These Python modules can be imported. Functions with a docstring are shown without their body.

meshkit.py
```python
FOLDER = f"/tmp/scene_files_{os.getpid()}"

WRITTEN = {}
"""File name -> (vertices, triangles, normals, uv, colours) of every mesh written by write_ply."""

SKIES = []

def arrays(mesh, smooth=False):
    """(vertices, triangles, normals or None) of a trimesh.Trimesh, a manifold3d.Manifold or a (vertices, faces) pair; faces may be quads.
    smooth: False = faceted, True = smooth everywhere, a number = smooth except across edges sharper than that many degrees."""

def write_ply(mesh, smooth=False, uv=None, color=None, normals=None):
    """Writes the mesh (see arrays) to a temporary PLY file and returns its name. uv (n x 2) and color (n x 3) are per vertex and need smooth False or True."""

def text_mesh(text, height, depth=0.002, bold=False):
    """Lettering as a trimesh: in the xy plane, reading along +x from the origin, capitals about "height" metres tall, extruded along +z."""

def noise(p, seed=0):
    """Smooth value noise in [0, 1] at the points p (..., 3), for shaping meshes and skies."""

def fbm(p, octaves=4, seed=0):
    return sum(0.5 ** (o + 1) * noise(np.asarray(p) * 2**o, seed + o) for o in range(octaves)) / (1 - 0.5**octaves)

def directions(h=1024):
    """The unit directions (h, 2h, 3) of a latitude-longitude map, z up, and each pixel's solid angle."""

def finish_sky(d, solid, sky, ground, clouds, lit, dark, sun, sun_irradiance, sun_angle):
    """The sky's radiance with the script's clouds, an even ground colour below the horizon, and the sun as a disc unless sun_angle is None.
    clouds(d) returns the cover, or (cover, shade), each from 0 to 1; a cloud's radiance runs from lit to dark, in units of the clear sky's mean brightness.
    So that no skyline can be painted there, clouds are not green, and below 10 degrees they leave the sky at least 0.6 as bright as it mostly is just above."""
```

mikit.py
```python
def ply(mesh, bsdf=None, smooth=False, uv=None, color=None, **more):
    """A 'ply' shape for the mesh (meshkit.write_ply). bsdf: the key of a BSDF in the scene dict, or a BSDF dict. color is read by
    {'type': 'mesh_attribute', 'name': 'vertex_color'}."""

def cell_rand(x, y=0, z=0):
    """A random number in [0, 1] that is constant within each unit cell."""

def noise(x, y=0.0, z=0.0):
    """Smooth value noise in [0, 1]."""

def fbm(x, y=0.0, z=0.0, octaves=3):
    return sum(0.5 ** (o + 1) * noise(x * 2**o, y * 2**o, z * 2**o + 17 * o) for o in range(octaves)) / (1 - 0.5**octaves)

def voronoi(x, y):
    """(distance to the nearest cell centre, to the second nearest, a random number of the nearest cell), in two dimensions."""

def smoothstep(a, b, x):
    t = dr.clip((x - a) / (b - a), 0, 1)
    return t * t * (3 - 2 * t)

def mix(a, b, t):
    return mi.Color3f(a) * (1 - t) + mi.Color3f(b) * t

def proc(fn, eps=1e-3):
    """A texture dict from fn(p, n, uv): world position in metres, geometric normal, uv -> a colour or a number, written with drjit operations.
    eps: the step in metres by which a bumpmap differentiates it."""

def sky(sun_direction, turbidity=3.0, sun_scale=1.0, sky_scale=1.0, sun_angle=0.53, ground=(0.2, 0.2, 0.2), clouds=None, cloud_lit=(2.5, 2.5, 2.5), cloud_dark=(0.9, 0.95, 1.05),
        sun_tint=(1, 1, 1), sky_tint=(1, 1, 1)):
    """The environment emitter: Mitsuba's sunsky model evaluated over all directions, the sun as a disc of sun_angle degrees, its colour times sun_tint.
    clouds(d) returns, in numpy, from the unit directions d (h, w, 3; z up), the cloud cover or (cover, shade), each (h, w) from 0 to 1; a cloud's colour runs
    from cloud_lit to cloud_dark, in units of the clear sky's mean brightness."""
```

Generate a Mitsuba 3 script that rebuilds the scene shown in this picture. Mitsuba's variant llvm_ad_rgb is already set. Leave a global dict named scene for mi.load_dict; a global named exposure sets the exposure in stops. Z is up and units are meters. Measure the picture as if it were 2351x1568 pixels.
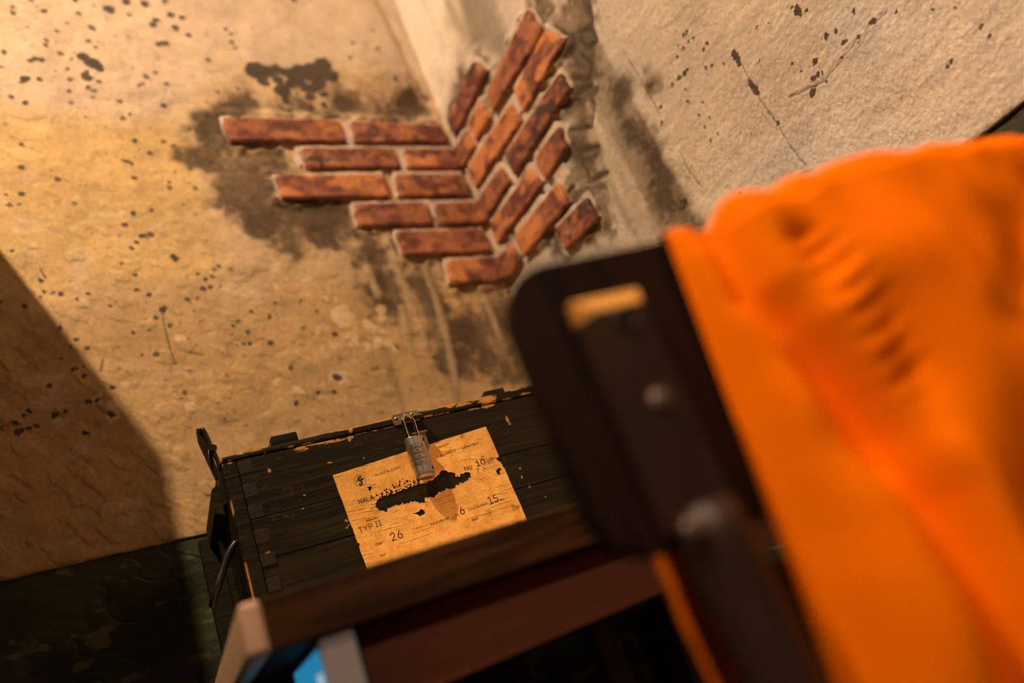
import math
import numpy as np
import trimesh
import shapely
from shapely.geometry import Polygon, Point, box as sbox
from shapely.ops import unary_union
import drjit as dr
import mitsuba as mi
import mikit
import meshkit
from mikit import proc, noise, fbm, voronoi, smoothstep, mix, cell_rand

T = mi.ScalarTransform4f
scene, labels = {}, {}

# ------------------------------------------------------------------ camera
CAM = np.array([-0.87635, -1.20224, 0.65])
scene['camera'] = {
    'type': 'thinlens', 'fov': 64.288, 'fov_axis': 'x',
    'aperture_radius': 0.0072, 'focus_distance': 0.97,
    'near_clip': 0.02, 'far_clip': 30.0,
    'to_world': T().look_at(origin=CAM.tolist(), target=[-0.3428811, -0.4310730, 0.9974370],
                            up=[0.1159018, -0.4735436, 0.8731113]),
}

# ------------------------------------------------------------------ light and exposure
exposure = 0.0
KEY_POS, KEY_AIM = np.array([-1.31, -1.05, 2.50]), np.array([-0.55, -0.10, 1.35])
KEY_RADIUS, KEY_RGB = 0.016, (14000.0, 9700.0, 5700.0)
SPOT_POS, SPOT_AIM = np.array([-1.05, -1.95, 2.30]), np.array([-0.33, -0.96, 0.76])
SPOT_RGB, SPOT_CUT, SPOT_BEAM = (7.4, 5.1, 3.5), 19.5, 11.5
FILL_RGB = (0.12, 0.082, 0.066)


# ------------------------------------------------------------------ helpers
def put(key, mesh, mat, label=None, category=None, group=None, kind=None, smooth=False, **more):
    scene[key] = mikit.ply(mesh, mat, smooth=smooth, **more)
    d = {}
    if label: d['label'] = label
    if category: d['category'] = category
    if group: d['group'] = group
    if kind: d['kind'] = kind
    if d: labels[key] = {**labels.get(key, {}), **d}


def thing(key, label, category, group=None):
    labels[key] = {'label': label, 'category': category}
    if group: labels[key]['group'] = group


COUNT = {}


def num(key):
    n = COUNT.get(key, 0)
    COUNT[key] = n + 1
    return key if n == 0 else f'{key}_{n:03d}'


class Frame:
    """A local frame: s along the front, d away from the viewer, h up."""
    def __init__(self, origin, yaw):
        a = math.radians(yaw)
        self.o = np.array(origin, float)
        self.e = np.array([math.cos(a), math.sin(a), 0.0])
        self.n = np.array([-math.sin(a), math.cos(a), 0.0])
        self.m = np.stack([self.e, self.n, [0, 0, 1.0]], 1)

    def __call__(self, mesh):
        mesh = mesh.copy()
        mesh.vertices = np.asarray(mesh.vertices) @ self.m.T + self.o
        return mesh


def cat(*ms):
    return trimesh.util.concatenate(list(ms))


def rbox(x0, x1, y0, y1, z0, z1, r=0.002, sub=1):
    """A box with rounded edges."""
    r = min(r, (x1 - x0) / 2.01, (y1 - y0) / 2.01, (z1 - z0) / 2.01)
    b = trimesh.creation.icosphere(subdivisions=sub, radius=r).vertices
    pts = np.concatenate([b + [x, y, z] for x in (x0 + r, x1 - r) for y in (y0 + r, y1 - r) for z in (z0 + r, z1 - r)])
    return trimesh.Trimesh(pts, process=False).convex_hull


def hull(pts):
    return trimesh.Trimesh(np.asarray(pts, float), process=False).convex_hull


def tube(points, r, sides=14):
    """A tube with round ends along a polyline; r a number or one per point."""
    p = np.asarray(points, float)
    r = np.broadcast_to(r, (len(p),))
    t = np.gradient(p, axis=0)
    t /= np.linalg.norm(t, axis=1, keepdims=True) + 1e-12
    a = np.cross(t[0], [0, 0, 1.0] if abs(t[0][2]) < 0.9 else [1.0, 0, 0])
    ang = np.arange(sides) * 2 * np.pi / sides
    rings = []
    for k in range(len(p)):
        a = a - t[k] * (a @ t[k])
        a /= np.linalg.norm(a)
        b = np.cross(t[k], a)
        rings.append(p[k] + r[k] * (np.cos(ang)[:, None] * a + np.sin(ang)[:, None] * b))
    v = np.vstack(rings + [p[:1], p[-1:]])
    f = []
    n = len(p)
    for k in range(n - 1):
        for j in range(sides):
            q = [k * sides + j, k * sides + (j + 1) % sides, (k + 1) * sides + (j + 1) % sides, (k + 1) * sides + j]
            f += [[q[0], q[1], q[2]], [q[0], q[2], q[3]]]
    for j in range(sides):
        f.append([n * sides, (j + 1) % sides, j])
        f.append([n * sides + 1, (n - 1) * sides + j, (n - 1) * sides + (j + 1) % sides])
    return trimesh.Trimesh(v, f, process=False)


def smooth_path(pts, n=40):
    from scipy.interpolate import CubicSpline
    p = np.asarray(pts, float)
    t = np.r_[0, np.cumsum(np.linalg.norm(np.diff(p, axis=0), axis=1))]
    return CubicSpline(t, p)(np.linspace(0, t[-1], n))


def prism(poly, depth):
    """A shapely polygon extruded from z = 0 to depth."""
    parts = getattr(poly, 'geoms', [poly])
    return cat(*[trimesh.creation.extrude_polygon(g, depth, engine='earcut') for g in parts if g.area > 1e-9])


def upright(mesh, x=0.0, y=0.0, z=0.0):
    """From the xy plane to standing in the s-h plane, its front towards -d."""
    mesh = mesh.copy()
    v = np.asarray(mesh.vertices)
    mesh.vertices = np.stack([v[:, 0] + x, y - v[:, 2], v[:, 1] + z], 1)
    return mesh


def grid_mesh(P):
    """(nu, nv, 3) points to a mesh."""
    nu, nv = P.shape[:2]
    i, j = np.meshgrid(np.arange(nu - 1), np.arange(nv - 1), indexing='ij')
    a = i * nv + j
    q = np.stack([a, a + nv, a + nv + 1, a + 1], -1).reshape(-1, 4)
    return trimesh.Trimesh(P.reshape(-1, 3), np.vstack([q[:, [0, 1, 2]], q[:, [0, 2, 3]]]), process=False)


def principled(color, rough=0.6, spec=0.5, metal=0.0, bump=None, scale=0.001, **more):
    c = {'type': 'rgb', 'value': list(color)} if isinstance(color, (tuple, list)) else color
    d = {'type': 'principled', 'base_color': c, 'roughness': rough, 'specular': spec, 'metallic': metal, **more}
    if bump is not None:
        d = {'type': 'bumpmap', 'bump': bump, 'scale': scale, 'bsdf': d}
    return {'type': 'twosided', 'bsdf': d}


def V(x):
    return mi.Color3f(*x)


def blobs(a, z, items, soft=0.0012, rough=0.0):
    """How far (a, z) lies inside the union of round spots (a, z, radius): 0 outside, 1 inside."""
    best = mi.Float(9.0)
    for (ca, cz, r) in items:
        best = dr.minimum(best, dr.sqrt(dr.square(a - ca) + dr.square(z - cz)) - r)
    return 1 - smoothstep(-soft, soft, best + rough)


def lines(a, z, polylines):
    """Distance to the nearest of some polylines."""
    best = mi.Float(9.0)
    for pl in polylines:
        for (p, q) in zip(pl[:-1], pl[1:]):
            ux, uz = q[0] - p[0], q[1] - p[1]
            l2 = ux * ux + uz * uz + 1e-12
            t = dr.clip(((a - p[0]) * ux + (z - p[1]) * uz) / l2, 0, 1)
            best = dr.minimum(best, dr.sqrt(dr.square(a - p[0] - t * ux) + dr.square(z - p[1] - t * uz)))
    return best


def np_lines(a, z, polylines):
    best = np.full(np.shape(a), 9.0)
    for pl in polylines:
        for (p, q) in zip(pl[:-1], pl[1:]):
            ux, uz = q[0] - p[0], q[1] - p[1]
            t = np.clip(((a - p[0]) * ux + (z - p[1]) * uz) / (ux * ux + uz * uz + 1e-12), 0, 1)
            best = np.minimum(best, np.hypot(a - p[0] - t * ux, z - p[1] - t * uz))
    return best


# ------------------------------------------------------------------ marks on the walls, in metres (along the wall, height, radius)
BLOT = [(-0.302,1.822,0.0151),(-0.319,1.815,0.0125),(-0.344,1.824,0.0116),(-0.266,1.809,0.0127),(-0.278,1.803,0.0126),(-0.338,1.785,0.0099),(-0.36,1.845,0.0165),(-0.33,1.847,0.0125),(-0.244,1.846,0.0171),(-0.38,1.845,0.023),(-0.372,1.817,0.0123),(-0.35,1.845,0.0116),(-0.339,1.859,0.0067),(-0.313,1.841,0.0159),(-0.292,1.847,0.019),(-0.269,1.844,0.0255),(-0.244,1.861,0.0181),(-0.232,1.832,0.0154),(-0.338,1.799,0.0156),(-0.34,1.77,0.0082),(-0.343,1.794,0.014),(-0.29,1.807,0.0142),(-0.289,1.783,0.0092),(-0.259,1.789,0.0084),(-0.264,1.764,0.0075),(-0.261,1.819,0.017)]
S1 = [(-0.749,1.979,0.0046),(-0.78,1.959,0.003),(-0.78,1.944,0.0045),(-0.732,1.956,0.0051),(-0.624,1.977,0.0091),(-0.622,1.971,0.0064),(-0.591,2.001,0.0076),(-0.557,2.002,0.0077),(-0.518,2.014,0.0051),(-0.677,1.991,0.0048),(-0.677,1.958,0.0037),(-0.59,1.967,0.0043),(-0.544,1.959,0.0071),(-0.552,1.948,0.006),(-0.515,1.977,0.0067),(-0.495,1.971,0.0056),(-0.514,1.944,0.0055),(-0.513,1.936,0.0039),(-0.493,1.925,0.005),(-0.662,1.928,0.0037),(-0.659,1.922,0.0037),(-0.718,1.91,0.0036),(-0.7,1.93,0.0026),(-0.737,1.886,0.004),(-0.74,1.874,0.004),(-0.767,1.835,0.0044),(-0.759,1.84,0.0059),(-0.75,1.838,0.0045),(-0.72,1.856,0.0035),(-0.684,1.852,0.0102),(-0.677,1.84,0.0087),(-0.669,1.838,0.0118),(-0.66,1.826,0.0056),(-0.686,1.806,0.0086),(-0.681,1.803,0.0056),(-0.682,1.818,0.0035),(-0.781,1.792,0.0058),(-0.776,1.795,0.0039),(-0.786,1.784,0.0034),(-0.759,1.794,0.0044),(-0.804,1.752,0.0043),(-0.786,1.741,0.0043),(-0.686,1.781,0.0045),(-0.55,1.896,0.006),(-0.538,1.9,0.0065),(-0.469,1.863,0.0044),(-0.413,1.916,0.0046),(-0.416,1.951,0.004),(-0.408,1.939,0.0034),(-0.409,1.901,0.0034),(-0.257,2.043,0.0055),(-0.569,1.746,0.0047),(-0.642,1.715,0.0035),(-0.631,1.666,0.0035),(-0.656,1.623,0.0024),(-0.652,1.62,0.0029),(-0.649,1.618,0.0029),(-0.645,1.615,0.0024),(-0.591,1.574,0.0035),(-0.647,1.584,0.0029),(-0.802,1.654,0.0028),(-0.587,1.813,0.0047),(-0.596,1.797,0.0031),(-0.603,1.793,0.0026),(-0.667,1.795,0.0041),(-0.717,1.772,0.003),(-0.805,1.851,0.0039),(-0.703,1.845,0.003)]
S2 = [(-0.817,1.535,0.0021),(-0.654,1.466,0.0049),(-0.663,1.455,0.0033),(-0.673,1.445,0.0027),(-0.612,1.424,0.005),(-0.61,1.42,0.0039),(-0.691,1.415,0.0032),(-0.63,1.517,0.0028),(-0.807,1.395,0.0025),(-0.783,1.369,0.003),(-0.746,1.367,0.0026),(-0.763,1.359,0.0023),(-0.677,1.394,0.0029),(-0.679,1.365,0.0034),(-0.663,1.356,0.0034),(-0.661,1.353,0.0024),(-0.573,1.376,0.0039),(-0.561,1.38,0.0028),(-0.569,1.361,0.0033),(-0.606,1.343,0.0032),(-0.591,1.344,0.0027),(-0.555,1.394,0.0028),(-0.547,1.4,0.0028),(-0.659,1.314,0.0032),(-0.647,1.327,0.0042),(-0.773,1.288,0.004),(-0.791,1.312,0.0027),(-0.831,1.353,0.0035),(-0.859,1.363,0.0029),(-0.783,1.241,0.0029),(-0.772,1.228,0.0032),(-0.817,1.22,0.0036),(-0.774,1.187,0.0031),(-0.77,1.188,0.0024),(-0.761,1.188,0.0029),(-0.746,1.163,0.0039),(-0.817,1.175,0.0031),(-0.813,1.176,0.0026),(-0.802,1.178,0.0031),(-0.847,1.187,0.0028),(-0.864,1.171,0.0037),(-0.862,1.157,0.0041),(-0.858,1.159,0.0028),(-0.85,1.161,0.0032),(-0.739,1.204,0.003),(-0.783,1.14,0.0033),(-0.88,1.166,0.0032),(-0.852,1.18,0.0028),(-0.537,1.293,0.0033),(-0.546,1.287,0.0027),(-0.514,1.308,0.0028),(-0.496,1.245,0.0039),(-0.475,1.196,0.0033),(-0.481,1.135,0.0038),(-0.529,1.251,0.0027),(-0.539,1.252,0.0024),(-0.84,1.163,0.0028),(-0.837,1.449,0.002),(-0.804,1.376,0.0023),(-0.792,1.373,0.0023)]
LC = [(-0.362,1.281,0.0218),(-0.453,1.391,0.0084),(-0.459,1.39,0.006),(-0.288,1.286,0.0099),(-0.29,1.273,0.0093),(-0.38,1.32,0.0067),(-0.363,1.319,0.0043),(-0.358,1.24,0.0102),(-0.357,1.23,0.009),(-0.405,1.173,0.0127),(-0.399,1.17,0.0116),(-0.474,1.157,0.0095),(-0.467,1.153,0.0056),(-0.638,1.162,0.0052),(-0.636,1.155,0.0052),(-0.323,1.264,0.0079),(-0.313,1.253,0.0079),(-0.298,1.245,0.0067),(-0.335,1.218,0.0078),(-0.313,1.224,0.0091),(-0.296,1.219,0.0079),(-0.286,1.205,0.0067),(-0.415,1.259,0.0065),(-0.398,1.26,0.0065),(-0.397,1.223,0.0076),(-0.414,1.232,0.0059),(-0.633,1.274,0.0081),(-0.627,1.269,0.0049),(-0.582,1.275,0.005),(-0.505,1.175,0.005),(-0.411,1.36,0.0042),(-0.462,1.352,0.0059),(-0.501,1.346,0.0052),(-0.742,1.177,0.0088),(-0.745,1.16,0.0082),(-0.76,1.189,0.0063),(-0.722,1.207,0.006),(-0.637,1.165,0.0056),(-0.637,1.155,0.0051)]
LD = [(-0.404,1.169,0.0064),(-0.4,1.167,0.0041),(-0.497,1.245,0.0051),(-0.476,1.196,0.0034),(-0.481,1.134,0.0044),(-0.416,1.143,0.004),(-0.573,1.375,0.004),(-0.443,1.147,0.0034)]
R1 = [(-0.672,1.263,0.0036),(-0.672,1.257,0.0051),(-0.673,1.251,0.0045),(-0.672,1.245,0.0027),(-0.672,1.212,0.0032),(-0.672,1.205,0.0041),(-0.673,1.198,0.0047),(-0.673,1.192,0.0035),(-0.675,1.138,0.0032),(-0.674,1.147,0.0014),(-0.774,1.233,0.0039),(-0.773,1.228,0.0047),(-0.77,1.24,0.0022),(-0.787,1.176,0.0035),(-0.799,1.172,0.0021),(-0.759,1.163,0.0038),(-0.756,1.162,0.0025),(-0.747,1.149,0.0036),(-0.753,1.148,0.0024),(-0.758,1.146,0.0016),(-0.736,1.136,0.0036),(-0.742,1.138,0.0025),(-0.734,1.135,0.0025),(-0.756,1.132,0.0024),(-0.798,1.152,0.0029),(-0.801,1.151,0.0024),(-0.815,1.143,0.0026),(-0.787,1.14,0.0024),(-0.838,1.144,0.0035),(-0.834,1.144,0.0025),(-0.84,1.144,0.0023),(-0.732,1.183,0.002),(-0.827,1.173,0.0018),(-0.783,1.222,0.0016),(-0.864,1.133,0.0012),(-0.718,1.261,0.0017),(-0.734,1.251,0.0014),(-0.893,1.102,0.0019),(-0.911,1.086,0.0016),(-0.921,1.051,0.0018),(-0.921,1.036,0.002),(-0.875,1.043,0.0017),(-0.881,1.045,0.0016),(-0.58,1.308,0.0039),(-0.59,1.305,0.0042),(-0.597,1.306,0.0029),(-0.63,1.332,0.0028),(-0.62,1.334,0.0025),(-0.608,1.334,0.0029),(-0.593,1.334,0.0026),(-0.645,1.308,0.0025),(-0.636,1.306,0.0022),(-0.624,1.282,0.0025),(-0.634,1.277,0.0022),(-0.603,1.345,0.0019),(-0.572,1.269,0.0032),(-0.578,1.24,0.0025),(-0.577,1.218,0.0025),(-0.594,1.249,0.0019),(-0.591,1.224,0.0019),(-0.575,1.195,0.0022),(-0.591,1.195,0.0016),(-0.651,1.265,0.0018),(-0.579,1.286,0.0016),(-0.626,1.349,0.0029),(-0.619,1.35,0.0026),(-0.527,1.3,0.0023),(-0.516,1.281,0.0023),(-0.563,1.31,0.0023),(-0.577,1.103,0.0024),(-0.485,1.157,0.0053),(-0.479,1.151,0.003),(-0.738,1.167,0.0014),(-0.698,1.223,0.0015)]
RC = [(-0.838,1.145,0.0061),(-0.846,1.144,0.0035),(-0.75,1.149,0.0049),(-0.802,1.151,0.0031),(-0.739,1.137,0.0038),(-0.569,1.435,0.0135),(-0.601,1.361,0.0117),(-0.589,1.357,0.0085),(-0.528,1.317,0.0054),(-0.508,1.522,0.0072),(-0.508,1.514,0.005),(-0.562,1.063,0.003)]
ST = [(-0.451,1.634,0.048),(-0.415,1.619,0.048),(-0.448,1.545,0.047),(-0.373,1.494,0.04),(-0.304,1.501,0.029),(-0.413,1.496,0.039),(-0.264,1.43,0.028),(-0.442,1.675,0.04),(-0.361,1.739,0.022),(-0.254,1.743,0.021),(-0.14,1.745,0.022),(-0.038,1.745,0.021),(-0.404,1.564,0.024),(-0.326,1.453,0.032),(-0.485,1.694,0.048),(-0.515,1.624,0.043),(-0.469,1.555,0.058),(-0.454,1.488,0.046),(-0.414,1.458,0.039),(-0.458,1.604,0.048),(-0.351,1.454,0.036),(-0.426,1.749,0.037),(-0.357,1.754,0.025),(-0.212,1.759,0.036),(-0.302,1.766,0.026),(-0.136,1.756,0.032),(-0.062,1.766,0.037),(-0.326,1.482,0.048),(-0.506,1.528,0.031),(-0.264,1.401,0.031),(-0.262,1.353,0.029),(-0.259,1.306,0.027),(-0.203,1.426,0.033),(-0.192,1.346,0.033),(-0.176,1.287,0.037),(-0.169,1.23,0.036),(-0.108,1.319,0.034),(-0.112,1.233,0.041),(-0.068,1.246,0.038),(-0.153,1.173,0.029),(-0.112,1.158,0.029),(-0.083,1.135,0.032),(-0.207,1.172,0.016),(-0.038,1.273,0.034),(-0.365,1.523,0.036),(-0.284,1.451,0.024)]
FO = [(-0.056,2.047,0.038),(-0.066,1.979,0.037),(-0.066,1.915,0.037),(-0.055,1.865,0.036),(-0.045,1.816,0.036),(-0.03,1.767,0.032)]
SR = [(-0.433,1.551,0.044),(-0.425,1.472,0.043),(-0.369,1.447,0.037),(-0.344,1.394,0.041),(-0.327,1.332,0.037),(-0.292,1.305,0.041),(-0.29,1.243,0.037),(-0.233,1.31,0.031),(-0.529,1.337,0.013),(-0.462,1.55,0.043),(-0.429,1.506,0.044),(-0.404,1.454,0.044),(-0.37,1.409,0.037),(-0.349,1.361,0.037),(-0.337,1.306,0.036),(-0.33,1.258,0.033),(-0.322,1.229,0.029),(-0.402,1.635,0.031),(-0.109,1.741,0.036),(-0.061,1.714,0.028),(-0.194,1.281,0.023),(-0.469,1.305,0.027),(-0.469,1.254,0.028),(-0.465,1.2,0.029),(-0.465,1.152,0.028),(-0.47,1.374,0.025),(-0.475,1.121,0.025)]
DRIPS = [[(-0.234, 1.428), (-0.228, 1.347), (-0.222, 1.248), (-0.225, 1.203)], [(-0.173, 1.363), (-0.173, 1.304), (-0.179, 1.223), (-0.194, 1.118)], [(-0.248, 1.285), (-0.251, 1.226)], [(-0.071, 1.301), (-0.069, 1.251), (-0.069, 1.199)], [(-0.288, 1.376), (-0.285, 1.315)]]
CRACKS_L = [[(-0.648, 1.329), (-0.65, 1.308), (-0.649, 1.27), (-0.649, 1.256), (-0.646, 1.229)], [(-0.804, 1.415), (-0.799, 1.399)], [(-0.622, 1.247), (-0.603, 1.239)], [(-0.743, 1.251), (-0.749, 1.234)]]
CRACKS_R = [[(-0.675, 1.263), (-0.672, 1.188), (-0.674, 1.139), (-0.675, 1.095), (-0.68, 1.067)], [(-0.853, 1.141), (-0.831, 1.144), (-0.812, 1.143), (-0.788, 1.14), (-0.755, 1.135), (-0.707, 1.153)], [(-0.515, 1.424), (-0.52, 1.312), (-0.517, 1.279)], [(-0.52, 1.223), (-0.519, 1.187), (-0.525, 1.153)]]
GROOVES = [[(-0.45, 1.531), (-0.477, 1.507), (-0.475, 1.484), (-0.452, 1.489), (-0.447, 1.519)], [(-0.392, 1.484), (-0.424, 1.451), (-0.444, 1.464), (-0.433, 1.493)], [(-0.388, 1.455), (-0.42, 1.439)], [(-0.341, 1.417), (-0.385, 1.385), (-0.411, 1.412)], [(-0.332, 1.367), (-0.328, 1.316), (-0.371, 1.3)], [(-0.494, 1.537), (-0.481, 1.513)], [(-0.337, 1.373), (-0.379, 1.348)]]
CHIPS = [(0.1524,0.0053,0.0031,0.003),(0.149,-0.003,0.0039,0.0021),(0.1473,-0.0058,0.0019,0.0021),(0.116,-0.0015,0.0171,0.0017),(0.1007,-0.001,0.0113,0.0025),(0.0905,-0.0037,0.0075,0.0029),(0.0786,0.0012,0.0037,0.0016),(0.1291,-0.0036,0.0134,0.0013),(0.1821,-0.0011,0.0027,0.0013),(0.1659,-0.0006,0.0117,0.0006),(0.1989,-0.0007,0.0079,0.0009),(0.3395,0.0064,0.0127,0.006),(0.3271,0.0114,0.0084,0.0032),(0.3046,0.007,0.0125,0.0023),(0.2869,0.0086,0.0083,0.0027),(0.3362,-0.0022,0.0105,0.0023),(0.3177,-0.0016,0.0104,0.0011),(0.2707,0.0008,0.0143,0.0009),(0.3687,0.0013,0.0085,0.0012),(0.3965,0.0033,0.0086,0.0012),(0.2534,0.002,0.0081,0.0009),(0.0485,-0.0205,0.0016,0.0024),(0.049,0.0013,0.0009,0.0008),(0.3578,-0.0268,0.0017,0.0058),(0.3591,-0.0328,0.0013,0.0018),(0.1181,-0.0282,0.003,0.001),(0.0795,-0.0592,0.0013,0.001),(0.074,-0.0738,0.0007,0.0008),(0.3545,-0.1192,0.0008,0.0027),(0.3708,-0.1372,0.001,0.0011),(0.0084,-0.0007,0.0029,0.0028),(0.0261,-0.1118,0.0028,0.0015),(0.0263,-0.1182,0.001,0.0048),(0.0271,-0.1435,0.0007,0.0027),(0.1178,-0.1003,0.0022,0.0016),(0.1164,-0.1085,0.0015,0.001),(0.1189,-0.1064,0.0011,0.0012),(0.1586,-0.0326,0.0012,0.0008),(0.3486,-0.1046,0.0012,0.0022),(0.3504,-0.0941,0.001,0.0023)]

# ------------------------------------------------------------------ wall materials
DADO = 0.961          # height of the edge between plaster and green paint


def left_color(p, n, uv):
    a, z = p.x, p.z
    w1 = noise(a * 90, z * 90, 3.3) - 0.5
    w2 = fbm(a * 250 + z * 110, z * 250 - a * 110, 7.1, 2) - 0.5
    big = fbm(a * 5.0, z * 5.0, 2.0, 4)
    mid = fbm(a * 22, z * 22, 5.0, 3)
    c = mix((0.56, 0.405, 0.255), (0.65, 0.485, 0.325), smoothstep(0.3, 0.7, big))
    # golden block on the left, paler tone above, browner tone below
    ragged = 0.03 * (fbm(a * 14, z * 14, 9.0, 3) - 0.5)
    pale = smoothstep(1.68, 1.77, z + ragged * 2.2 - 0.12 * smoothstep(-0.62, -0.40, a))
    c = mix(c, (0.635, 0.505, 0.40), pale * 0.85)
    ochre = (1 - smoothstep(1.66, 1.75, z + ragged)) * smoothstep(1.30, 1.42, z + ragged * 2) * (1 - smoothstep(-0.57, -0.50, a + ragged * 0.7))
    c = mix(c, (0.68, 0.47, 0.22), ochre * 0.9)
    low = 1 - smoothstep(1.28, 1.42, z + ragged * 2.5)
    c = mix(c, (0.53, 0.345, 0.165), low * 0.85)
    grey = smoothstep(-0.07, 0.0, a + ragged) * smoothstep(1.76, 1.9, z)
    c = mix(c, (0.50, 0.44, 0.36), grey * 0.8)
    c = c * (0.80 + 0.40 * mid)
    # paler scuffs
    scuff = smoothstep(0.60, 0.74, fbm(a * 16 + 3, z * 34, 1.0, 3)) * smoothstep(0.45, 0.6, noise(a * 6, z * 6, 4))
    c = mix(c, (0.70, 0.55, 0.40), scuff * 0.45)
    # brown distemper around the bare bricks, with runs below
    st = blobs(a + w1 * 0.035, z + w1 * 0.03, ST, 0.022, (mid - 0.5) * 0.07)
    brown = mix((0.080, 0.052, 0.036), (0.165, 0.108, 0.072), smoothstep(0.35, 0.7, mid + 0.5 * w2))
    grain = 0.68 + 0.55 * fbm(a * 50 + z * 20, z * 50 - a * 20, 1.0, 3)
    c = mix(c, brown, dr.clip(st * grain, 0, 0.93))
    runs = smoothstep(0.52, 0.72, noise(a * 75, z * 5.0, 6.6)) * smoothstep(-0.36, -0.28, a) * (1 - smoothstep(1.30, 1.44, z)) * smoothstep(0.98, 1.16, z + 0.05 * w1)
    c = mix(c, (0.20, 0.145, 0.09), runs * 0.55)
    drip = 1 - smoothstep(0.004, 0.011, lines(a + w1 * 0.004, z, DRIPS))
    c = mix(c, (0.46, 0.34, 0.21), drip * 0.85)
    # chips, spatter
    chip = blobs(a + w1 * 0.012 + w2 * 0.004, z + w1 * 0.008, LC, 0.002, w2 * 0.004)
    c = mix(c, (0.74, 0.54, 0.34), chip * 0.85)
    dark = dr.maximum(blobs(a + w1 * 0.006 + w2 * 0.005, z + w2 * 0.005, BLOT, 0.0016, w2 * 0.003),
                      blobs(a + w1 * 0.004 + w2 * 0.006, z + w1 * 0.004 - w2 * 0.006, S1 + S2 + LD, 0.0012, w2 * 0.0022 - 0.0007))
    f1, f2, r = voronoi(a * 42, z * 42)
    zone = smoothstep(0.38, 0.55, fbm(a * 7 + 1, z * 7 + 2, 0.0, 2)) * smoothstep(1.0, 1.15, z)
    fine = (1 - smoothstep(0.04, 0.09, f1 - 0.16 * smoothstep(0.8, 1.0, r) + w2 * 0.16)) * smoothstep(0.50, 0.62, r) * zone
    crack = 1 - smoothstep(0.0008, 0.0024, lines(a + w2 * 0.002, z, CRACKS_L) + w1 * 0.0012)
    c = mix(c, (0.060, 0.046, 0.040), dr.maximum(dr.maximum(dark, fine * 0.9), crack * 0.75) * 0.94)
    return c * (0.80 + 0.40 * fbm(a * 260 + z * 90, z * 260 - a * 90, 2.0, 3))


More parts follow.
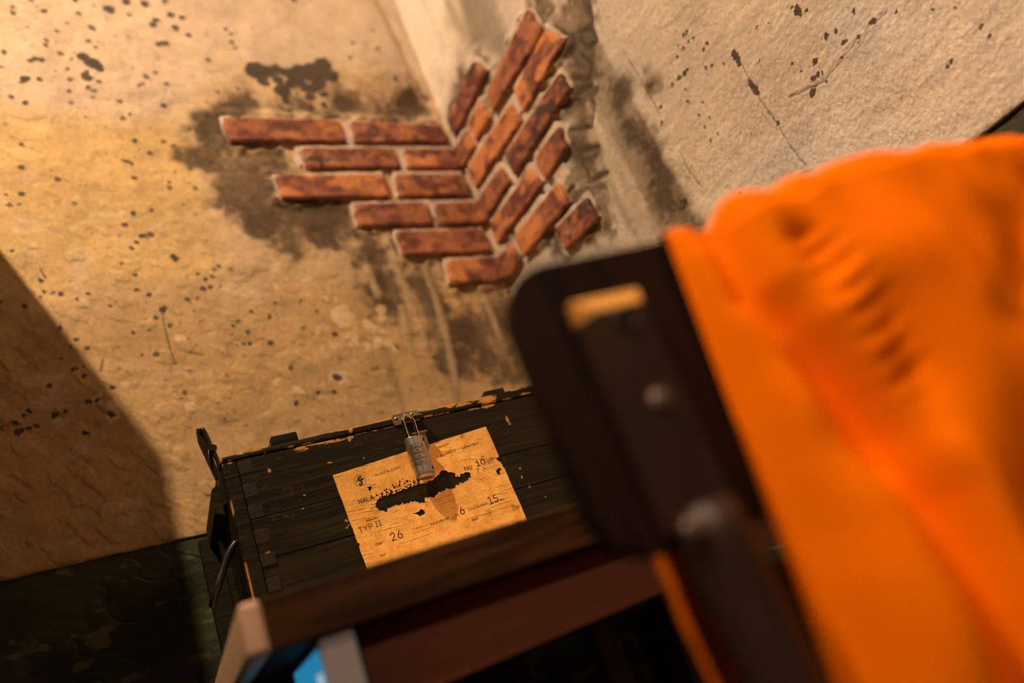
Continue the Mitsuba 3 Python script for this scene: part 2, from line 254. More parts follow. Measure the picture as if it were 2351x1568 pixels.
def left_bump(p, n, uv):
    a, z = p.x, p.z
    return 0.5 * fbm(a * 170, z * 170, 1.0, 3) + 1.4 * noise(a * 34 + 2 * z, z * 40, 6.0) + 1.0 * smoothstep(0.45, 0.7, fbm(a * 60 + z * 30, z * 46, 3.0, 2))


def right_color(p, n, uv):
    a, z = p.y, p.z
    w1 = noise(a * 90, z * 90, 3.3) - 0.5
    w2 = fbm(a * 250 + z * 110, z * 250 - a * 110, 7.1, 2) - 0.5
    big = fbm(a * 4.0, z * 5.0, 2.0, 3)
    mid = fbm(a * 20, z * 16, 5.0, 3)
    c = mix((0.56, 0.52, 0.49), (0.72, 0.64, 0.575), smoothstep(0.3, 0.7, big))
    warm = smoothstep(0.4, 0.62, fbm(a * 6, z * 3, 8.0, 3))
    c = mix(c, (0.68, 0.55, 0.44), warm * 0.5)
    pale = smoothstep(-0.20, -0.13, a + 0.10 * (mid - 0.5)) * smoothstep(1.78, 1.90, z + 0.16 * (mid - 0.5) + 0.8 * (a + 0.1))
    c = mix(c, (0.86, 0.80, 0.74), pale * 0.9)
    lip = 1 - smoothstep(0.004, 0.03, z - DADO + 0.02 * (mid - 0.5))
    c = mix(c, (0.56, 0.48, 0.42), lip * smoothstep(0.4, 0.55, mid) * 0.8)
    # upright stains left by running water
    streak = smoothstep(0.50, 0.70, fbm(a * 17, z * 1.6, 4.0, 3)) * smoothstep(-0.72, -0.50, a)
    c = mix(c, (0.22, 0.175, 0.125), streak * 0.75)
    st = blobs(a + w1 * 0.02, z + w1 * 0.04, SR, 0.018, (mid - 0.5) * 0.05)
    c = mix(c, mix((0.085, 0.062, 0.044), (0.21, 0.155, 0.110), smoothstep(0.35, 0.7, mid + 0.4 * w2)), dr.clip(st * (0.75 + 0.5 * mid), 0, 0.94))
    c = c * (0.84 + 0.32 * mid)
    gr = 1 - smoothstep(0.002, 0.006, lines(a + w1 * 0.004, z + w2 * 0.004, GROOVES))
    c = mix(c, (0.075, 0.055, 0.04), gr * 0.8)
    chip = blobs(a + w1 * 0.012 + w2 * 0.006, z + w1 * 0.01, RC, 0.003, w2 * 0.006)
    c = mix(c, (0.60, 0.51, 0.43), chip * 0.7)
    dark = blobs(a + w2 * 0.005, z + w1 * 0.002 - w2 * 0.005, R1, 0.0010, w2 * 0.0022 - 0.0004)
    f1, f2, r = voronoi(a * 60, z * 60)
    zone = smoothstep(0.46, 0.62, fbm(a * 5 + 1, z * 6 + 2, 0.0, 2))
    fine = (1 - smoothstep(0.06, 0.11, f1 + w2 * 0.06)) * smoothstep(0.6, 0.8, r) * zone
    crack = 1 - smoothstep(0.0006, 0.0018, lines(a + w2 * 0.003, z + w1 * 0.004, CRACKS_R) + w1 * 0.002)
    c = mix(c, (0.062, 0.048, 0.040), dr.maximum(dr.maximum(dark, fine * 0.75), crack * 0.5) * 0.94)
    return c * (0.80 + 0.40 * fbm(a * 260 + z * 90, z * 260 - a * 90, 2.0, 3))


def right_bump(p, n, uv):
    a, z = p.y, p.z
    return 1.3 * fbm(a * 260 + z * 60, z * 210, 1.0, 3) + 0.6 * noise(a * 60 + z * 20, z * 120, 6.0) + 0.5 * noise(a * 16, z * 70, 3.0)


def green_color(p, n, uv):
    a = p.x + p.y
    m = fbm(a * 12, p.z * 18, 2.0, 3)
    c = mix((0.030, 0.036, 0.020), (0.062, 0.072, 0.036), smoothstep(0.3, 0.7, m))
    rub = smoothstep(0.66, 0.78, fbm(a * 30 + 5, p.z * 60, 6.0, 3))
    return mix(c, (0.22, 0.21, 0.13), rub * 0.5)


def green_bump(p, n, uv):
    a = p.x + p.y
    warp = 0.05 * fbm(a * 9, p.z * 9, 1.0, 2)
    ridges = dr.abs(noise(a * 22 + 6 * warp * 20, (p.z + warp) * 36, 4.0) - 0.5)
    return 0.9 * smoothstep(0.0, 0.10, ridges) * noise(a * 14, p.z * 14, 8.0) + 0.9 * fbm(a * 60, p.z * 110, 3.0, 3)


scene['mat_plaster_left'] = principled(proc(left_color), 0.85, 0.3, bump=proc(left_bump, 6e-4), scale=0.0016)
scene['mat_plaster_right'] = principled(proc(right_color), 0.85, 0.3, bump=proc(right_bump, 5e-4), scale=0.0013)
scene['mat_green'] = principled(proc(green_color), 0.45, 0.3, bump=proc(green_bump, 8e-4), scale=0.0022)


def brick_color(seed, dark, orange):
    def fn(p, n, uv):
        a = p.x + p.y
        m = fbm(a * 45 + seed, p.z * 70, seed, 3)
        c = mix((0.17, 0.060, 0.046), (0.36, 0.142, 0.088), smoothstep(0.36, 0.64, m))
        c = mix(c, (0.66, 0.265, 0.105), smoothstep(0.42, 0.62, fbm(a * 30, p.z * 40 + seed, 4.0, 2)) * min(orange, 0.9))
        c = mix(c, (0.090, 0.048, 0.044), smoothstep(0.56, 0.74, fbm(a * 34 + 7, p.z * 44, seed + 9.0, 3)) * dark)
        c = mix(c, (0.56, 0.42, 0.36), smoothstep(0.72, 0.84, fbm(a * 38 + 2, p.z * 80, seed + 5.0, 3)) * 0.8)
        return c * (0.60 + 0.8 * fbm(a * 150 + p.z * 60, p.z * 150 - a * 60, seed + 2.0, 2))
    return fn


BRICK_MATS = []
for k, (dk, og) in enumerate([(0.6, 0.35), (0.95, 0.1), (0.30, 1.0), (0.35, 1.1), (0.85, 0.4)]):
    scene[f'mat_brick_{k}'] = principled(proc(brick_color(1.7 * k + 0.3, dk, og)), 0.8, 0.3,
                                         bump=proc(lambda p, n, uv: fbm((p.x + p.y) * 220, p.z * 220, 2.0, 3), 5e-4), scale=0.0010)


def mortar_color(p, n, uv):
    a = p.x + p.y
    m = fbm(a * 60, p.z * 60, 3.0, 3)
    c = mix((0.54, 0.43, 0.37), (0.72, 0.59, 0.52), smoothstep(0.3, 0.7, m))
    return mix(c, (0.25, 0.19, 0.14), smoothstep(0.60, 0.75, fbm(a * 30, p.z * 30, 8.0, 2)) * 0.8) * (0.85 + 0.3 * noise(a * 300, p.z * 300, 1.0))


scene['mat_mortar'] = principled(proc(mortar_color), 0.9, 0.2, bump=proc(lambda p, n, uv: fbm((p.x + p.y) * 200, p.z * 200, 5.0, 3), 5e-4), scale=0.0010)

# ------------------------------------------------------------------ the bricks' outlines (along the wall, height), clockwise from upper left
LEFT_BRICKS = [
    ([(-.466, 1.726), (-.236, 1.727), (-.240, 1.672), (-.464, 1.669)], 0), ([(-.217, 1.724), (-.012, 1.722), (-.012, 1.674), (-.220, 1.672)], 4),
    ([(-.337, 1.656), (-.141, 1.658), (-.144, 1.609), (-.335, 1.607)], 1), ([(-.401, 1.592), (-.186, 1.593), (-.190, 1.538), (-.399, 1.540)], 2),
    ([(-.162, 1.593), (-.007, 1.592), (-.009, 1.536), (-.166, 1.538)], 4), ([(-.269, 1.524), (-.116, 1.524), (-.120, 1.470), (-.271, 1.471)], 0),
    ([(-.205, 1.458), (-.010, 1.455), (-.012, 1.399), (-.201, 1.403)], 0),
]
CORNER_BRICKS = [
    ([(-.122, 1.657), (.004, 1.659), (.004, 1.608), (-.125, 1.609)], [(.004, 1.659), (-.064, 1.654), (-.064, 1.608), (.004, 1.608)], 2),
    ([(-.098, 1.520), (.004, 1.521), (.004, 1.468), (-.102, 1.468)], [(.004, 1.521), (-.118, 1.516), (-.122, 1.473), (.004, 1.468)], 0),
    ([(-.121, 1.387), (.004, 1.387), (.004, 1.332), (-.125, 1.334)], [(.004, 1.387), (-.058, 1.377), (-.063, 1.336), (.004, 1.332)], 2),
]
RIGHT_BRICKS = [
    ([(-.013, 1.723), (-.172, 1.738), (-.194, 1.684), (-.015, 1.676)], 1), ([(-.077, 1.659), (-.144, 1.661), (-.149, 1.612), (-.076, 1.612)], 2),
    ([(-.166, 1.656), (-.361, 1.674), (-.366, 1.609), (-.162, 1.612)], 0), ([(-.015, 1.592), (-.219, 1.586), (-.221, 1.537), (-.014, 1.540)], 2),
    ([(-.240, 1.593), (-.378, 1.607), (-.405, 1.550), (-.242, 1.540)], 3), ([(-.145, 1.524), (-.364, 1.520), (-.364, 1.478), (-.144, 1.469)], 1),
    ([(-.017, 1.454), (-.199, 1.450), (-.205, 1.403), (-.014, 1.404)], 3), ([(-.216, 1.454), (-.306, 1.455), (-.302, 1.408), (-.219, 1.402)], 0),
    ([(-.075, 1.385), (-.250, 1.378), (-.250, 1.330), (-.078, 1.333)], 3), ([(-.192, 1.319), (-.297, 1.311), (-.298, 1.260), (-.192, 1.272)], 1),
]
BRICK_OUT, MORTAR_OUT, PLASTER_OUT = 0.0205, 0.0105, 0.004
SEEN_LEFT, SEEN_RIGHT = np.array([-0.0108, -0.0145]), np.array([-0.0215, -0.0178])   # the outlines were measured on the wall's plane, the faces stand proud of it


def to_left(v):
    return np.stack([v[..., 0], -v[..., 2], v[..., 1]], -1)


def to_right(v):
    return np.stack([-v[..., 2], v[..., 0], v[..., 1]], -1)


def brick_mesh(quad, seed, to, shift):
    """A worn brick on a wall: (along, height, out) mapped by to."""
    tl, tr, br, bl = [np.array(q, float) + shift for q in quad]
    L, H = np.linalg.norm(tr - tl), np.linalg.norm(tl - bl)
    nu, nv = max(6, int(L / 0.005)), max(6, int(H / 0.005))
    ease = lambda t: 0.5 - 0.5 * np.cos(np.pi * t)
    u, v = np.meshgrid(np.r_[0, ease(np.linspace(0, 1, nu)) * 0.96 + 0.02, 1], np.r_[0, ease(np.linspace(0, 1, nv)) * 0.9 + 0.05, 1], indexing='ij')
    P = (tl * (1 - u)[..., None] + tr * u[..., None]) * (1 - v)[..., None] + (bl * (1 - u)[..., None] + br * u[..., None]) * v[..., None]
    d = np.minimum(np.minimum(u, 1 - u) * L, np.minimum(v, 1 - v) * H)
    q = np.concatenate([P * 95, np.full(P.shape[:2] + (1,), seed * 3.7)], -1)
    edge = np.exp(-d / 0.006)
    jit = np.stack([meshkit.noise(q * 0.9, 3) - 0.5, meshkit.noise(q * 0.9, 4) - 0.5], -1)
    P = P + jit * (0.0048 * edge)[..., None]
    # corners knocked off
    cu, cv = np.minimum(u, 1 - u) * L, np.minimum(v, 1 - v) * H
    knock = np.clip(1 - (cu + cv) / 0.012, 0, 1)
    P = P + (P.mean((0, 1)) - P) * (0.10 * knock)[..., None] * np.array([H / L, 1.0])
    n = BRICK_OUT - 0.0040 * np.clip(1 - d / 0.0042, 0, 1) ** 2 + 0.004 * (meshkit.fbm(q * 0.5, 3, 7) - 0.5) + 0.002 * (meshkit.noise(np.array([seed * 9.1, 1, 2.0])) - 0.5)
    top = np.concatenate([P, n[..., None]], -1)
    m = grid_mesh(top)
    ring = [(i, 0) for i in range(u.shape[0])] + [(u.shape[0] - 1, j) for j in range(1, u.shape[1])] + [(i, u.shape[1] - 1) for i in range(u.shape[0] - 2, -1, -1)] + [(0, j) for j in range(u.shape[1] - 2, 0, -1)]
    R = np.array([top[a] for a in ring])
    R2 = R.copy()
    R2[:, 2] = 0.0005
    low = np.array([b == u.shape[1] - 1 for a, b in ring])
    R2[low, 1] += 0.0125   # the underside is undercut
    skirt = np.stack([np.vstack([R, R[:1]]), np.vstack([R2, R2[:1]])], 1)
    m = cat(m, grid_mesh(skirt))
    m.merge_vertices()
    m.vertices = to(np.asarray(m.vertices))
    return m


def bed(q, side):
    return shapely.affinity.translate(Polygon(q).buffer(0.0075), -0.009 if side < 0 else -0.019, -0.0085)


left_area = unary_union([bed(q, -1) for q, _ in LEFT_BRICKS] + [bed(a, -1) for a, _, _ in CORNER_BRICKS] + [sbox(-.362, 1.60, -.33, 1.655)]).buffer(0.004).buffer(-0.004)
right_area = unary_union([bed(q, 1) for q, _ in RIGHT_BRICKS] + [bed(b, 1) for _, b, _ in CORNER_BRICKS] + [sbox(-.30, 1.33, -.25, 1.385), sbox(-.33, 1.40, -.30, 1.45)]).buffer(0.004).buffer(-0.004)


def outside(poly, a, z):
    """Signed distance to a polygon on a grid: positive outside."""
    pts = shapely.points(a.ravel(), z.ravel())
    d = shapely.distance(pts, poly)
    return np.where(d > 0, d, -shapely.distance(pts, poly.boundary)).reshape(a.shape)


def plaster(a0, a1, z1, step, poly, to, seed, extra=None):
    """The plaster coat as a relief: (along, height, out)."""
    a, z = np.meshgrid(np.linspace(a0, a1, int((a1 - a0) / step) + 1), np.linspace(DADO, z1, int((z1 - DADO) / step) + 1), indexing='ij')
    q = np.stack([a, z, a * 0 + seed], -1)
    edge = 0.003 * (meshkit.fbm(q * 35, 3, 2) - 0.5)
    z = z + edge * np.exp(-(z - DADO) / 0.02)
    n = PLASTER_OUT + 0.004 * (meshkit.fbm(q * 9, 3, 1) - 0.5) + 0.0016 * (meshkit.fbm(q * 45, 3, 5) - 0.5)
    d = outside(poly, a, z)
    n = n + 0.009 * np.exp(-((d - 0.006) / 0.007) ** 2) * np.clip(meshkit.noise(q * 55, 8) * 1.8 - 0.55, 0, 1) * (a < -0.02)
    n = n - 0.003 * np.exp(-((d - 0.024) / 0.008) ** 2) * meshkit.noise(q * 40, 9)
    if extra is not None:
        n = n + extra(a, z, q)
    n = np.maximum(n, 0.0006)
    z[:, 1] = z[:, 0] + 0.0006
    n[:, 0] = 0.0003
    return grid_mesh(to(np.stack([a, z, n], -1)))


def left_extra(a, z, q):
    r = np.exp(-(np_lines(a, z, DRIPS) / 0.007) ** 2) * 0.0035
    # crest added above the bricks, its flank turned from the lamp to shade the corner
    crest = -0.098 + 0.075 * (2.16 - z) + 0.010 * (meshkit.fbm(q * np.array([0, 14, 1]), 3, 6) - 0.5)
    rise = np.clip((a - crest + 0.26) / 0.26, 0, 1)
    fall = np.clip((a - crest) / 0.046, 0, 1)
    r = r + 0.034 * np.clip((z - 1.765) / 0.07, 0, 1) * np.where(a < crest, rise * rise * (3 - 2 * rise), 1 - fall * fall * (3 - 2 * fall))
    return r - 0.0012 * np.exp(-(np_lines(a, z, CRACKS_L) / 0.002) ** 2)


def right_extra(a, z, q):
    r = -0.0055 * np.exp(-(np_lines(a, z, GROOVES) / 0.0045) ** 2)
    c = np_lines(a, z, CRACKS_R)
    r = r + 0.0022 * np.exp(-((c - 0.003) / 0.003) ** 2) * meshkit.noise(q * 40, 3) - 0.0018 * np.exp(-(c / 0.0018) ** 2)
    return r + 0.002 * (meshkit.fbm(q * np.array([14, 60, 1]), 3, 11) - 0.5)


# green painted wall below, plaster coat above
put('wall_left', trimesh.Trimesh([[-2.6, 0, 0], [0, 0, 0], [0, 0, 2.6], [-2.6, 0, 2.6]], [[0, 1, 2], [0, 2, 3]], process=False), 'mat_green', 'wall left of the corner, tan plaster above dark green dado', kind='structure')
put('wall_right', trimesh.Trimesh([[0, 0, 0], [0, -2.8, 0], [0, -2.8, 2.6], [0, 0, 2.6]], [[0, 1, 2], [0, 2, 3]], process=False), 'mat_green', 'wall right of the corner, grey beige plaster above dark green dado', kind='structure')
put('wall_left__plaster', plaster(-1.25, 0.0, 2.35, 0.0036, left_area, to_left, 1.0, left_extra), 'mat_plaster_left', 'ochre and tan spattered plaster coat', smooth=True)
rp = plaster(-1.35, 0.0, 2.35, 0.0034, right_area, to_right, 2.0, right_extra)
rp.invert()
put('wall_right__plaster', rp, 'mat_plaster_right', 'grey beige rough plaster coat', smooth=True)


def under(bricks, shift, a, z):
    """The open crevice along each brick's underside: 1 right below it, 0 from 6 mm on."""
    out = np.zeros(a.shape)
    for q in bricks:
        tl, tr, br, bl = [np.array(c) + shift for c in q]
        lo, hi = sorted((bl, br), key=lambda c: c[0])
        line = np.interp(a, [lo[0], hi[0]], [lo[1], hi[1]])
        dist = line + 0.0015 - z
        g = np.clip(1 - np.maximum(dist, 0) / 0.0065, 0, 1) * (dist > -0.006) * (a > lo[0] - 0.001) * (a < hi[0] + 0.001)
        out = np.maximum(out, g)
    return out * out * (3 - 2 * out)


def mortar(poly, a0, a1, z0, z1, to, seed, bricks, shift):
    a, z = np.meshgrid(np.arange(a0, a1 + 1e-9, 0.0022), np.arange(z0, z1, 0.0022), indexing='ij')
    q = np.stack([a, z, a * 0 + seed], -1)
    d = outside(poly, a, z) + 0.008 * (meshkit.fbm(q * 45, 3, 3) - 0.5)
    t = np.clip(-d / 0.007, 0, 1)
    t = t * t * (3 - 2 * t)
    n = -0.004 + (MORTAR_OUT + 0.005) * t + 0.003 * (meshkit.fbm(q * 60, 3, 4) - 0.5) * t
    n = n - 0.0105 * under(bricks, shift, a, z) * t
    keep = (d < 0.004)
    m = grid_mesh(to(np.stack([a, z, n], -1)))
    k = keep.ravel()
    m.update_faces(k[m.faces].any(1))
    m.remove_unreferenced_vertices()
    return m


def coat(a0, a1, z0, z1, to, flip):
    m = grid_mesh(to(np.array([[[a0, z0, 0.004], [a0, z1, 0.004]], [[a1, z0, 0.004], [a1, z1, 0.004]]])))
    if flip:
        m.invert()
    return m


put('wall_left__plaster_001', coat(-2.6, -1.245, DADO, 2.6, to_left, False), 'mat_plaster_left')
put('wall_left__plaster_002', coat(-1.25, 0.0, 2.34, 2.6, to_left, False), 'mat_plaster_left')
put('wall_right__plaster_001', coat(-2.8, -1.345, DADO, 2.6, to_right, True), 'mat_plaster_right')
put('wall_right__plaster_002', coat(-1.35, 0.0, 2.34, 2.6, to_right, True), 'mat_plaster_right')
put('wall_left__mortar', mortar(left_area, -0.52, 0.0, 1.29, 1.76, to_left, 3.0, [q for q, _ in LEFT_BRICKS] + [q for q, _, _ in CORNER_BRICKS], SEEN_LEFT), 'mat_mortar', 'pale pinkish mortar between the bricks', smooth=True)
mr = mortar(right_area, -0.48, 0.0, 1.21, 1.80, to_right, 4.0, [q for q, _ in RIGHT_BRICKS] + [q for _, q, _ in CORNER_BRICKS], SEEN_RIGHT)
mr.invert()
put('wall_right__mortar', mr, 'mat_mortar', 'pale pinkish mortar between the bricks', smooth=True)
for k, (q, mt) in enumerate(LEFT_BRICKS):
    put(num('wall_left__brick'), brick_mesh(q, k + 1, to_left, SEEN_LEFT), f'mat_brick_{mt}', smooth=35)
for k, (qa, qb, mt) in enumerate(CORNER_BRICKS):
    b2 = brick_mesh([qb[1], qb[0], qb[3], qb[2]], k + 21, to_right, SEEN_RIGHT)
    put(num('wall_left__brick'), cat(brick_mesh(qa, k + 11, to_left, SEEN_LEFT), b2), f'mat_brick_{mt}', smooth=35)
for k, (q, mt) in enumerate(RIGHT_BRICKS):
    put(num('wall_right__brick'), brick_mesh([q[1], q[0], q[3], q[2]], k + 31, to_right, SEEN_RIGHT), f'mat_brick_{mt}', smooth=35)

scene['mat_floor'] = principled(proc(lambda p, n, uv: mix((0.025, 0.02, 0.016), (0.045, 0.036, 0.028), fbm(p.x * 8, p.y * 8, 1.0, 3))), 0.6, 0.4)
scene['mat_ceiling'] = principled((0.06, 0.055, 0.05), 0.9, 0.2)
put('floor', trimesh.Trimesh([[-2.6, -2.8, 0], [0, -2.8, 0], [0, 0, 0], [-2.6, 0, 0]], [[0, 1, 2], [0, 2, 3]], process=False), 'mat_floor', 'dark floor', kind='structure')
put('ceiling', trimesh.Trimesh([[-2.6, -2.8, 2.6], [0, -2.8, 2.6], [0, 0, 2.6], [-2.6, 0, 2.6]], [[0, 2, 1], [0, 3, 2]], process=False), 'mat_ceiling', 'dull grey ceiling', kind='structure')

# ------------------------------------------------------------------ ammunition crate
CR = Frame([-0.67655551, -0.28787768, 0.96168199], -5.5)
TABLE_Z = 0.7478
CH_ = CR.o[2] - TABLE_Z      # height of the crate below its lid


def crate_local(p):
    x, y = p.x - CR.o[0], p.y - CR.o[1]
    return x * CR.e[0] + y * CR.e[1], x * CR.n[0] + y * CR.n[1], p.z - CR.o[2]


def crate_color(p, n, uv):
    s, d, h = crate_local(p)
    g = fbm(s * 9, h * 240 + 2 * noise(s * 12, h * 20, 1.0), d * 90, 3)
    c = mix((0.010, 0.0086, 0.0038), (0.0185, 0.0158, 0.0066), smoothstep(0.3, 0.7, g))
    c = c * (0.75 + 0.5 * fbm(s * 30, h * 40, d * 30, 2))
    # bare wood where the paint is chipped
    wig = (noise(s * 260, h * 900, d * 200) - 0.5)
    best = mi.Float(9.0)
    for (cs, chh, rx, ry) in CHIPS:
        best = dr.minimum(best, dr.sqrt(dr.square((s - cs) / rx) + dr.square((h - chh) / ry)))
    front = 1 - smoothstep(0.004, 0.008, d)
    chip = (1 - smoothstep(0.75, 1.05, best + wig * 1.1)) * front
    top = smoothstep(-0.0022, -0.0012, h - 0.0063 - 0.0165 * s) * smoothstep(0.50, 0.60, fbm(s * 34, d * 40, 3.0, 2) + wig * 0.3) * (1 - smoothstep(0.012, 0.03, d + 0.02 * wig))
    post = (1 - smoothstep(0.0008, 0.002, dr.abs(s) + 0.0)) * smoothstep(0.62, 0.72, noise(h * 38, 2.0, 5.0) + wig * 0.1) * front
    bare = dr.clip(chip + top + post, 0, 1)
    wood = mix((0.42, 0.20, 0.050), (0.64, 0.34, 0.085), noise(s * 40, h * 700, d * 60))
    specks = smoothstep(0.80, 0.86, noise(s * 150, h * 330, d * 150)) * smoothstep(0.6, 0.7, noise(s * 18, h * 18, d * 10)) * 0.35
    c = mix(c, (0.060, 0.045, 0.024), specks)
    return mix(c, wood, bare)


def crate_bump(p, n, uv):
    s, d, h = crate_local(p)
    return fbm(s * 10, h * 300 + 2 * noise(s * 12, h * 20, 1.0), d * 120, 3) + 0.5 * fbm(s * 90, h * 120, d * 90, 2)


def endgrain_color(p, n, uv):
    s, d, h = crate_local(p)
    g = noise(s * 420 + h * 300, h * 420 - s * 300, d * 60)
    return mix((0.009, 0.0072, 0.0034), (0.024, 0.0180, 0.0085), g)


scene['mat_crate'] = principled(proc(crate_color), 0.55, 0.2, bump=proc(crate_bump, 3e-4), scale=0.0006)
scene['mat_endgrain'] = principled(proc(endgrain_color), 0.55, 0.4, bump=proc(lambda p, n, uv: noise(p.x * 600, p.y * 600, p.z * 600), 3e-4), scale=0.0003)
scene['mat_iron'] = principled((0.055, 0.046, 0.034), 0.33, 0.6, metal=0.7)
scene['mat_zinc'] = principled((0.46, 0.42, 0.36), 0.36, 0.5, metal=1.0)
scene['mat_brass'] = principled((0.62, 0.44, 0.18), 0.28, 0.5, metal=1.0)
scene['mat_black'] = principled((0.010, 0.009, 0.008), 0.4, 0.4)

W_, D_ = 0.50, 0.262
thing('ammunition_crate', 'old dark olive wooden ammunition crate standing on the table against the wall', 'crate')
c_ = 'ammunition_crate__'
rng = np.random.default_rng(4)
for (h0, h1) in ((-0.0716, -0.0006), (-0.1180, -0.0720), (-CH_ + 0.0005, -0.1184)):
    b = 0.0006 * rng.normal()
    put(num(c_ + 'front_board'), CR(rbox(0.0166, W_ - 0.017, b, 0.016, h0, h1, 0.0012)), 'mat_crate', smooth=25)
put(num(c_ + 'end_board'), CR(rbox(0.0, 0.0160, -0.0004, D_, -CH_ + 0.0005, -0.0006, 0.0016)), 'mat_crate', smooth=25)
put(num(c_ + 'end_board'), CR(rbox(W_ - 0.0164, W_, 0.0, D_, -CH_ + 0.0005, -0.0006, 0.0016)), 'mat_crate', smooth=25)
put(c_ + 'back_board', CR(rbox(0.017, W_ - 0.017, D_ - 0.016, D_, -CH_ + 0.0005, -0.001, 0.001)), 'mat_crate', smooth=25)
for i in range(7):
    h = -0.0035 - 0.0272 * i
    a = 0.0006 * rng.normal(size=3)
    put(num(c_ + 'finger_joint'), CR(rbox(0.0162, 0.0315 + a[0], -0.0008 + 0.3 * a[1], 0.004, h - 0.0145 + a[2], h, 0.0008)), 'mat_endgrain', 'finger joint showing end grain' if i == 0 else None, smooth=25)
xs = np.linspace(-0.001, W_ + 0.001, 110)
prof = np.array([[-0.0010, 0.0012], [-0.0016, 0.0024], [-0.0016, 0.82], [-0.0004, 1.0], [0.02, 1.0], [D_, 1.0], [D_, 0.0012]])
P = np.zeros((len(xs), len(prof) + 1, 3))
for i, s in enumerate(xs):
    top = 0.0063 + 0.0165 * s + 0.0010 * (meshkit.fbm(np.array([s * 60, 0.3, 1.0]), 3) - 0.5)
    for j, (d, h) in enumerate(np.vstack([prof, prof[:1]])):
        jit = 0.0007 * (meshkit.noise(np.array([s * 120, j * 3.1, 2.0])) - 0.5)
        P[i, j] = [s, d + jit, h if h < 0.01 else h * top]
lid = grid_mesh(P)
lid.invert()
ends = [trimesh.Trimesh(P[k, :-1], [[0, i, i + 1] for i in range(1, len(prof) - 1)], process=False) for k in (0, -1)]
put(c_ + 'lid', CR(cat(lid, *ends)), 'mat_crate', 'lid board with paint chipped to bare wood', smooth=25)
for (s0, s1) in ((0.0594, 0.0905), (0.3406, 0.3706)):
    t = 0.0063 + 0.0165 * s0
    put(num(c_ + 'lid_batten'), CR(rbox(s0, s1, 0.001, D_ - 0.01, t - 0.0012, 0.0200, 0.0022)), 'mat_crate', smooth=25)
put(num(c_ + 'end_batten'), CR(hull([[s, d, h] for (s, h) in ((0.0005, -0.006), (-0.011, -0.012), (-0.013, -0.04), (0.0005, -0.047)) for d in (0.05, 0.225)])), 'mat_crate')
put(num(c_ + 'end_batten'), CR(rbox(-0.0245, 0.0005, 0.205, 0.232, -CH_ + 0.001, -0.0275, 0.0015)), 'mat_crate', smooth=25)
put(num(c_ + 'end_batten'), CR(rbox(-0.0075, 0.0005, 0.12, 0.145, -CH_ + 0.001, -0.048, 0.0015)), 'mat_crate', smooth=25)
put(c_ + 'carrying_handle', CR(tube(smooth_path([[0.0, 0.022, -0.086], [-0.008, 0.022, -0.093], [-0.022, 0.022, -0.115], [-0.036, 0.026, -0.139], [-0.0375, 0.034, -0.1425], [-0.036, 0.044, -0.139], [-0.022, 0.050, -0.115], [-0.008, 0.050, -0.093], [0.0, 0.050, -0.086]], 60), 0.0040)), 'mat_iron', 'dark metal carrying handle', smooth=True)
latch = c_ + 'latch'
thing_parts = [
    ('strap', hull([[s + q, d, h] for (s, h, w) in ((-0.0030, -0.004, 0.0022), (-0.0058, 0.018, 0.0030), (-0.0105, 0.046, 0.0040), (-0.0125, 0.060, 0.0016)) for q in (-w, w) for d in (0.034, 0.046)])),
    ('rod', tube(smooth_path([[-0.0008, 0.030, -0.002], [0.0006, 0.030, 0.010], [-0.0025, 0.030, 0.030], [-0.0066, 0.030, 0.052], [-0.0082, 0.030, 0.0565], [-0.0098, 0.034, 0.0545], [-0.0100, 0.044, 0.0540]], 40), 0.0026)),
    ('pin', tube([[-0.0015, 0.026, 0.030], [-0.0015, 0.050, 0.030]], 0.0042)),
    ('spring_clip', tube(smooth_path([[-0.0060, 0.032, 0.030], [-0.0085, 0.030, 0.020], [-0.0105, 0.030, 0.012]], 12), 0.0009)),
    ('latch_plate', rbox(-0.0035, 0.0005, 0.026, 0.052, -0.040, -0.002, 0.001)),
]
for nme, m in thing_parts:
    put(c_ + 'latch' + '__' + nme if nme != 'strap' else c_ + 'latch', CR(m), 'mat_iron', 'open iron latch standing up from the end' if nme == 'strap' else None, smooth=30)

# hasp and staple plates on the lid's edge
rounded = lambda x0, x1, z0, z1, r: sbox(x0 + r, z0 + r, x1 - r, z1 - r).buffer(r, quad_segs=6)
hp = rounded(0.2062, 0.2426, -0.0018, 0.0124, 0.0035).difference(Point(0.2127, 0.0061).buffer(0.0012)).difference(Point(0.2340, 0.0077).buffer(0.0012))
put(c_ + 'hasp_plate', CR(upright(prism(hp, 0.0014), 0, -0.0018)), 'mat_zinc', 'zinc hasp plate screwed to the lid edge', smooth=25)
for (s, h) in ((0.2127, 0.0061), (0.2340, 0.0077)):
    head = trimesh.creation.icosphere(subdivisions=3, radius=0.0036)
    head.vertices = np.asarray(head.vertices) * [1, 0.38, 1] + [s, -0.0032, h]
    cross = cat(rbox(s - 0.0022, s + 0.0022, -0.0048, -0.0040, h - 0.0004, h + 0.0004, 0.0001), rbox(s - 0.0004, s + 0.0004, -0.0048, -0.0040, h - 0.0022, h + 0.0022, 0.0001))
    k = num(c_ + 'hasp_plate__screw')
    put(k, CR(head), 'mat_brass', 'brass cross-head screw', smooth=True)
    put(num(c_ + 'hasp_plate__screw_slot'), CR(cross), 'mat_black')
tab = rounded(0.2185, 0.2412, -0.0200, -0.001, 0.004)
m = prism(tab, 0.0016)
m.apply_translation([0, 0, -0.0004])
put(c_ + 'hasp_plate__tab', CR(m), 'mat_zinc', smooth=25)
low = prism(rounded(0.2185, 0.2412, -0.0180, -0.001, 0.004), 0.0016)
low.apply_translation([0, 0, -0.0222])
put(c_ + 'staple_plate', CR(cat(low, upright(prism(rounded(0.2280, 0.2425, -0.0415, -0.0206, 0.004), 0.0014), 0, -0.0006))), 'mat_zinc', 'lower zinc staple plate', smooth=25)

